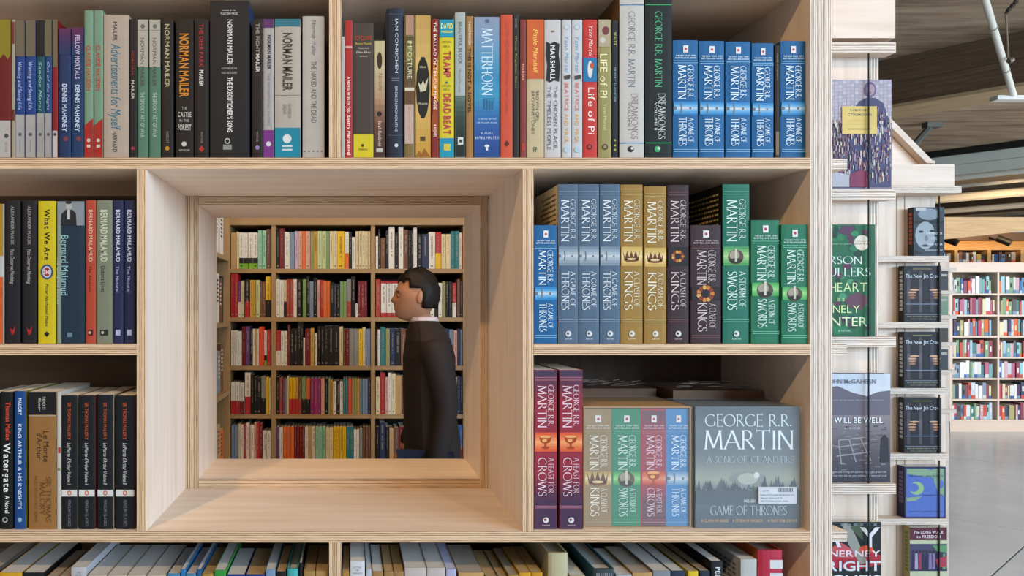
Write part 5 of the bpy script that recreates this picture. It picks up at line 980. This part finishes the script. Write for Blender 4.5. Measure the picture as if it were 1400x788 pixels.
cover_book(1237, 1293, 638.5, zC[5], YC2, .04, '#28305c', 'face-out blue paperback with pale green map shapes', GC, d5, spinedraw=spine_strip('#1e2448', '#6a5a7a'))
def d6(p):
    p.rect(1244, 1294.5, 721.5, 799, '#c9cdaa'); p.rect(1244, 1294.5, 721.5, 739, '#5a1f34'); p.text('The LONG WALK', 1249, 1290, 726, 730, '#dccad0', 'b', False); p.text('to FREEDOM', 1253, 1286, 732, 736, '#dccad0', 'b', False)
    p.rect(1244, 1294.5, 744, 780, '#4c4668'); random.seed(8)
    for i in range(10): x = 1248+i*4.7; p.poly([(x-2.2, 779), (x-1.5, 757), (x+1.5, 757), (x+2.2, 779)], random.choice(['#8a7aa8','#2c2a4c','#b9a9c8','#a03a54','#6f9a6a'])); p.disc(x, 754.5, 1.8, '#3a2a34')
    p.poly([(1274,746),(1294,745),(1294,756),(1280,754)][::-1], '#5f9a66'); p.poly([(1278,765),(1294,760),(1294,775),(1282,776)][::-1], '#b03a50'); p.rect(1244, 1294.5, 779, 781, '#26224a')
cover_book(1244, 1295, 721, PZ(800, YL2), YC2, .035, '#c9cdaa', 'face-out paperback with plum title band and crowd picture, lowest on the farther display', GC, d6, spine='#a89a5a', spinedraw=spine_strip('#a39660', '#6a7a4a'))

# third display end, only a sliver shows
YP3 = 4.4
zD = [PZ(y, YP3-.04) for y in (397, 430, 466, 500, 548, 600, 650)]
dD, bD = display('narrow third display end just showing beyond the second one', YP3, 3.0, PX(1297.5, YP3), [PZ(366, YP3-.03), PZ(397.5, YP3-.03), PZ(431, YP3-.03), PZ(468, YP3-.03), PZ(506, YP3-.03), PZ(560, YP3-.03)], PZ(358, YP3), .6, 1290, .02, .04)
for k, (y0, y1, c, nmw) in enumerate(((371,397.5,'#3a3a40','dark grey'),(405,431,'#7a9a7c','green'),(440,468,'#4a3f3a','brown'),(478,506,'#3c424a','slate'))):
    yy = YP3-.03; cover_book(1272, 1296.3, y0, PZ(y1, yy), yy+.004, .015, c, f'{nmw} face-out paperback on the sliver of the third display', 'books on the third display end', lambda p, y0=y0, y1=y1: p.rect(1274, 1295, y0+4, y0+7, '#b9b4a8'))

# ================================================================== FAR BOOKCASES AT RIGHT
YE = 10.3
e = empty('bookcase', (PX(1370, YE), YE+.15, 0), 'long low white bookcase across the polished floor at far right', 'bookcase'); eb = tuple(e.location)
def eb_(n, x0, x1, y0, y1, z0, z1, m=PLYW): q = MB(); q.box(x0, x1, y0, y1, z0, z1, m, m); q.build(n, e, base=eb)
exl, exr = PX(1298, YE), PX(1560, YE)
ez = [PZ(y, YE) for y in (401.5, 430.5, 459.5, 488.3, 517.3, 546, 574.5)]
for z in ez: eb_('shelf', exl, exr, YE+.002, YE+.3, z-.022, z)
eb_('top_board', exl-.05, exr, YE-.06, YE+.32, PZ(372.5, YE), PZ(359.5, YE)); eb_('plinth', exl, exr, YE-.01, YE+.3, 0, ez[-1]-.0225)
for x in (1301, 1365, 1429, 1493, 1558): eb_('upright', PX(x, YE)-.028 if x == 1301 else PX(x, YE)-.012, PX(x, YE)+.012, YE, YE+.3, ez[-1]-.0225, PZ(372.5, YE))
eb_('back_panel', exl, exr, YE+.3, YE+.31, 0, PZ(372.5, YE), mat('#7a6a58', .8))
ec = ['#c9c9c4','#b9c4d0','#7e8fa6','#2f5f9c','#5a86a8','#8a3a4a','#c04a3a','#d8602e','#d8cfa8','#3f7a78','#6fa0a0','#4a3a5a','#b0607a','#7a9a78','#a8a070','#e0dedc','#e0dedc','#33425c','#c9a0a8','#555','#9cb8c8','#d5d5cf','#b83a5a','#8ac0c8']
random.seed(21)
def shelf_stuff(name, label, x0, x1, Y, zb, hmax, cols, wmin, wmax, grp=None):
    q = MB(); x = x0
    while True:
        w_ = random.uniform(wmin, wmax)
        if x + w_ > x1: break
        h = hmax * random.uniform(.72, .97); c = random.choice(cols); c = c if len(c) == 7 else '#555555'
        m1 = mat(c, .5); y = Y + random.uniform(0, .02); h += 0
        q.box(x+.001, x+w_-.001, y, y+.15, zb+.001, zb+h, m1, mats={'+z': PAGE})
        if random.random() > .7:
            c2 = mat(random.choice(['#e0dcd4','#2a2a30','#d8c8a0']), .5); z0 = zb + h*random.uniform(.3, .6); q.face([(x+w_*.3, y-.001, z0), (x+w_*.7, y-.001, z0), (x+w_*.7, y-.001, z0+h*.3), (x+w_*.3, y-.001, z0+h*.3)], c2)
        if random.random() > .6: z0 = zb+.001; q.face([(x+.001, y-.001, z0), (x+w_-.001, y-.001, z0), (x+w_-.001, y-.001, z0+h*.22), (x+.001, y-.001, z0+h*.22)], mat(random.choice(ec[:8]), .5))
        x += w_ + .001
    return tag(q.build(name, base=(x0, Y, zb)), label, 'books', grp, 'stuff')
for k, z in enumerate(ez):
    for j, (a, b_) in enumerate(((1303.5, 1363.3), (1367, 1427))):
        shelf_stuff('book_row', f"colourful books on the {ORD[k]} shelf down, {['left','right'][j]} bay of the far white bookcase", PX(a, YE), PX(b_, YE), YE+.03, z, .235, ec, .022, .06, 'book rows of the far white bookcase')
YG = 13.0
e2 = empty('bookcase', (PX(1370, YG), YG+.15, 0), 'tall warm-lit bookcase behind the low white one', 'bookcase'); eb2 = tuple(e2.location)
def e2b(n, x0, x1, y0, y1, z0, z1, m=OAK): q = MB(); q.box(x0, x1, y0, y1, z0, z1, m, m); q.build(n, e2, base=eb2)
WG = ply_face('honey_ply', '#c08a48', '#cf9a56', '#d8a562')
e2b('top_board', PX(1270, YG), PX(1520, YG), YG, YG+.3, PZ(342, YG), PZ(329, YG), WG); e2b('shelf', PX(1270, YG), PX(1520, YG), YG+.002, YG+.3, PZ(362, YG), PZ(358.5, YG), WG)
e2b('lower_case', PX(1270, YG), PX(1520, YG), YG+.05, YG+.3, 0, PZ(362.5, YG), WG); e2b('back_panel', PX(1270, YG), PX(1520, YG), YG+.3, YG+.31, PZ(360, YG), PZ(330, YG), DARKB)
for x in (1307, 1352.5, 1398, 1443, 1490): e2b('upright', PX(x, YG)-.03, PX(x, YG)+.03, YG, YG+.3, PZ(358.4, YG), PZ(342, YG), WG)
dk = ['#5a4030','#6a7f98','#c9b08c','#3a2c28','#8a5a3a','#b9a58c','#d8c8b4','#2f4a7c','#4a3a34','#caa048']
for j, (a, b_) in enumerate(((1272, 1304), (1310, 1349.5), (1355.5, 1395), (1401, 1440))):
    shelf_stuff('book_row', f"dim warm-lit books in the {ORD[j]} visible bay above the white bookcase", PX(a, YG), PX(b_, YG), YG+.03, PZ(358.4, YG), .175, dk, .025, .075, 'book rows of the tall far bookcase')
# tapered fascia and track spotlights above
YH = 9.6; FAS = ply_face('honey_fascia', '#a8875f', '#b8966c', '#c4a47a', .7)
q = MB(); q.prism([(PX(1240, YH), PZ(333, YH)), (PX(1290, YH), PZ(327.5, YH)), (PX(1460, YH), PZ(310, YH)), (PX(1460, YH), PZ(297, YH)), (PX(1240, YH), PZ(297, YH))], YH, YH+.06, FAS, FAS)
tag(q.build('ceiling_fascia', base=(PX(1350, YH), YH, PZ(310, YH))), 'pale tapered timber fascia hanging above the far bookcases', 'fascia')
q = MB(); q.box(PX(1240, 12.2), PX(1500, 12.2), 12.2, 12.3, PZ(329, 12.2), PZ(318, 12.2), mat('#4a3a2c', .6)); tag(q.build('lighting_beam', base=(PX(1350, 12.2), 12.2, PZ(329, 12.2))), 'dark beam carrying spotlights above the far bookcases', 'beam')
for x, lb in ((1297, 'small black spotlight above the far bookcases, left one'), (1369, 'small black spotlight above the far bookcases, right one')):
    Y = 12.0; c = Vector((PX(x, Y), Y, PZ(330, Y))); r = empty('spotlight', c, lb, 'spotlight', 'black spotlights on the far beam'); bk = mat('#151515', .4)
    q = MB(); q.tube(c + Vector((-.05, .02, .05)), c + Vector((.06, -.1, -.04)), .055, bk, 14); q.build('lamp_head', r, base=tuple(c)); q = MB(); q.tube(c + Vector((-.02, .1, .03)), c + Vector((-.02, .21, .08)), .015, bk, 8); q.build('bracket', r, base=tuple(c))

# ================================================================== PERSON WALKING IN THE AISLE
PY = 3.7; per = empty('person', (PX(588, PY), PY, 0), 'person in profile walking left in a long dark coat, seen through the opening', 'person')
SKIN = mat('#b98568', .5, .06, 20, name='skin'); COAT = mat('#2b2424', .75, .2, 12, name='coat_wool'); COAT2 = mat('#333a52', .8, .15, 30, name='blue_denim'); HAIR = mat('#17110f', .6, .3, 60, name='hair'); SHIRT = mat('#c9bfc6', .7, .1, 30, name='collar')
def skin(name, pts, edges, radii, m, parent, root=0, sub=2):
    me = bpy.data.meshes.new(name); me.from_pydata(pts, edges, []); me.materials.append(m); o = bpy.data.objects.new(name, me); COL.objects.link(o)
    md = o.modifiers.new('skin', 'SKIN'); md.use_smooth_shade = True
    sv = me.skin_vertices[0].data
    for i, r_ in enumerate(radii): sv[i].radius = r_ if isinstance(r_, tuple) else (r_, r_); sv[i].use_root = (i == root)
    s_ = o.modifiers.new('sub', 'SUBSURF'); s_.levels = sub; s_.render_levels = sub
    o.parent = parent; return o
# local frame: x forward is -X (walking left), origin on the floor between the feet
HX, HZ = -.065, 1.665                      # head centre
body_pts = [(0,0,.95),(0,0,1.12),(-.01,0,1.32),(-.02,0,1.46),(-.035,0,1.54),(-.05,0,1.60),
            (-.01,-.15,1.43),(.05,-.19,1.17),(.0,-.19,.93),(-.015,-.19,.86),     # near arm swings back
            (-.01,.15,1.43),(-.02,.19,1.17),(-.09,.19,.96),(-.11,.19,.9),       # far arm forward
            (-.02,-.09,.9),(-.16,-.09,.5),(-.2,-.09,.1),(-.36,-.09,.04),      # near leg forward
            (.02,.09,.9),(.06,.09,.5),(.3,.09,.14),(.2,.09,.04)]
be = [(0,1),(1,2),(2,3),(3,4),(4,5),(3,6),(6,7),(7,8),(8,9),(3,10),(10,11),(11,12),(12,13),(0,14),(14,15),(15,16),(16,17),(0,18),(18,19),(19,20),(20,21)]
brd = [(.10,.15),(.10,.14),(.11,.15),(.07,.10),.05,.05,.045,.038,.03,.028,.045,.038,.03,.028,.085,.06,.04,.035,.085,.06,.04,.035]
body = skin('body', body_pts, be, brd, SKIN, per)
dg = bpy.context.evaluated_depsgraph_get(); bme = bpy.data.meshes.new_from_object(body.evaluated_get(dg)); body.modifiers.clear(); body.data = bme
bm = bmesh.new(); bm.from_mesh(bme)
# head with facial profile, joined into the body mesh
hd = bmesh.new(); bmesh.ops.create_uvsphere(hd, u_segments=40, v_segments=32, radius=1)
for v in hd.verts:
    x, y, z = v.co; f = max(0, -x)                       # f: towards the face
    X = x * .098; Yy = y * .076 * (1 - .12*max(0, -z)); Z = z * .122
    if z < -.1: X += -.012 * f * (-z); Yy *= 1 - .25 * (-z) * f
    if x < 0 and z < -.15: X *= 1 + .55 * (-z - .15) ** 1.6
    if x > 0 and z < 0: X *= 1 - .25 * (-z)
    c = math.exp(-(y/.2)**2)
    if f > .3:
        X -= .019 * c * math.exp(-((z+.17)/.12)**2) + .008 * c * math.exp(-((z+.02)/.2)**2)   # nose
        X -= .007 * math.exp(-(y/.3)**2) * math.exp(-((z+.42)/.05)**2) + .006 * math.exp(-(y/.3)**2) * math.exp(-((z+.52)/.05)**2)  # lips
        X -= .010 * math.exp(-(y/.35)**2) * math.exp(-((z+.78)/.14)**2)    # chin
        X += .008 * math.exp(-((abs(y)-.36)/.14)**2) * math.exp(-((z-.02)/.09)**2)  # eye sockets
        X -= .004 * math.exp(-((z-.18)/.09)**2)
    v.co = Vector((HX + X, Yy, HZ + Z))
for sy in (-1, 1):
    for (dx, dz, rx, rz) in ((.012, -.005, .016, .030),):
        r_ = bmesh.ops.create_uvsphere(hd, u_segments=12, v_segments=8, radius=1)
        for v in r_['verts']: v.co = Vector((HX + dx + v.co.x*rx + v.co.z*.004, sy*.077 + v.co.y*.008, HZ + dz + v.co.z*rz))
    r_ = bmesh.ops.create_uvsphere(hd, u_segments=12, v_segments=8, radius=.0105)
    for v in r_['verts']: v.co += Vector((HX - .083, sy*.028, HZ + .003))
tmp = bpy.data.meshes.new('t'); hd.to_mesh(tmp); hd.free(); bm.from_mesh(tmp)
def finger(bm_, p, d, n, L, r0):           # tapering finger with two bends
    d = d.normalized(); side = d.cross(n).normalized(); pts = [p]; dd = d.copy()
    for k_ in range(3): pts.append(pts[-1] + dd * L * (.45, .3, .25)[k_]); dd = (dd + n * .45).normalized()
    prev = None
    for k_, q_ in enumerate(pts):
        r = r0 * (1 - .13 * k_); up = n
        ring = [bm_.verts.new(q_ + side * r * math.cos(a_) + up * r * math.sin(a_)) for a_ in [i*math.pi/4 for i in range(8)]]
        if prev:
            for i in range(8): bm_.faces.new((prev[i], prev[(i+1) % 8], ring[(i+1) % 8], ring[i]))
        prev = ring
    bm_.faces.new(prev)
for w_, dirn, sy in ((Vector((-.015,-.19,.86)), Vector((-.15,0,-1)), 1), (Vector((-.11,.19,.9)), Vector((-.3,0,-.95)), -1)):
    dirn.normalize(); nrm = Vector((0, sy, 0)); acr = dirn.cross(nrm).normalized()
    r_ = bmesh.ops.create_uvsphere(bm, u_segments=12, v_segments=10, radius=1)
    for v in r_['verts']: c_ = v.co.copy(); v.co = w_ + dirn * (.045 + c_.z*.055) + acr * c_.x*.042 + nrm * c_.y*.016
    for k_, L in enumerate((.068, .078, .073, .056)): finger(bm, w_ + dirn*.085 + acr*(-.03 + .02*k_), dirn, nrm, L, .009)
    finger(bm, w_ + dirn*.03 - acr*.032, (dirn*.7 - acr*.6), nrm, .06, .0105)
bm.to_mesh(bme); bm.free()
for p_ in bme.polygons: p_.use_smooth = True
# eyes, brow and lips drawn as small parts
q = MB()
for sy in (-1, 1):
    q.tube((HX-.0925, sy*.029, HZ+.003), (HX-.0945, sy*.029, HZ+.003), .0045, mat('#1a1210', .3), 10)
    q.tube((HX-.094, sy*.018, HZ+.022), (HX-.086, sy*.045, HZ+.022), .0035, HAIR, 6)
q.build('eyes', per)
q = MB(); q.tube((HX-.1, -.02, HZ-.0575), (HX-.1, .02, HZ-.0575), .0035, mat('#8a4a44', .5), 8); q.build('lips', per)
# hair cap
hb = bmesh.new(); bmesh.ops.create_uvsphere(hb, u_segments=40, v_segments=28, radius=1); kill = []
random.seed(2)
for v in hb.verts:
    x, y, z = v.co
    if (x < -.45 and z < .46 + .06*math.sin(y*14)) or (-.3 < x < .12 and abs(y) > .8 and z < .12 + .05*math.sin(x*30)) or (x < .08 and z < -.02) or z < -.62: kill.append(v); continue
    k = 1 + random.uniform(-.03, .04) + .03*math.sin(9*x+4*y)*math.sin(8*z); v.co = Vector((HX + .006 + x*.108*k, y*.085*k, HZ + .010 + z*.126*k))
bmesh.ops.delete(hb, geom=kill, context='VERTS'); hm = bpy.data.meshes.new('hair'); hb.to_mesh(hm); hb.free(); hm.materials.append(HAIR)
for p_ in hm.polygons: p_.use_smooth = True
ho = bpy.data.objects.new('hair', hm); COL.objects.link(ho); ho.parent = per; sm_ = ho.modifiers.new('solid', 'SOLIDIFY'); sm_.thickness = .012
# long coat: lofted rings (centre x, half depth x, half width y, z)
def loft(name, rings, m, n=28, close_top=False):
    q = MB(); R_ = []
    for (cx, cy, rx, ry, z) in rings: R_.append([(cx + rx*math.cos(2*math.pi*i/n)*(1+.02*math.sin(5*i)), cy + ry*math.sin(2*math.pi*i/n)*(1+.02*math.cos(4*i)), z) for i in range(n)])
    for a_, b2 in zip(R_, R_[1:]):
        for i in range(n): j = (i+1) % n; q.face([a_[i], a_[j], b2[j], b2[i]], m, smooth=True)
    if close_top: q.face(R_[-1], m)
    o = q.build(name, per); return o
loft('coat', [(.01,0,.14,.21,.80),(.01,0,.132,.2,.95),(.0,0,.124,.19,1.1),(-.005,0,.122,.195,1.25),(-.005,0,.122,.205,1.38),(-.01,0,.105,.19,1.46),(-.02,0,.085,.13,1.515),(-.03,0,.066,.08,1.55)], COAT)
loft('collar', [(-.028,0,.066,.078,1.53),(-.03,0,.07,.08,1.55),(-.034,0,.066,.072,1.568)], SHIRT)
skin('sleeve', [(-.01,-.13,1.44),(.01,-.175,1.40),(.035,-.195,1.28),(.05,-.195,1.15),(.03,-.195,1.03),(.0,-.19,.89)], [(0,1),(1,2),(2,3),(3,4),(4,5)], [.085,.08,.07,.06,.055,.048], COAT, per)
skin('sleeve', [(-.01,.13,1.44),(-.01,.175,1.40),(-.01,.195,1.28),(-.02,.195,1.15),(-.055,.195,1.03),(-.1,.19,.92)], [(0,1),(1,2),(2,3),(3,4),(4,5)], [.085,.08,.07,.06,.055,.048], COAT, per)
skin('trousers', [(0,0,.92),(-.02,-.09,.86),(-.16,-.09,.5),(-.2,-.09,.12),(.02,.09,.86),(.06,.09,.5),(.28,.09,.17)], [(0,1),(1,2),(2,3),(0,4),(4,5),(5,6)], [(.13,.15),.105,.078,.062,.105,.078,.062], COAT2, per)
for nm, a_, b2 in (('shoe', (-.19,-.09,.045), (-.36,-.09,.03)), ('shoe', (.3,.09,.06), (.19,.09,.035))): skin(nm, [a_, tuple((a_[i]+b2[i])/2 for i in range(3)), b2], [(0,1),(1,2)], [.045,.042,.032], mat('#1c1a1a', .5), per)
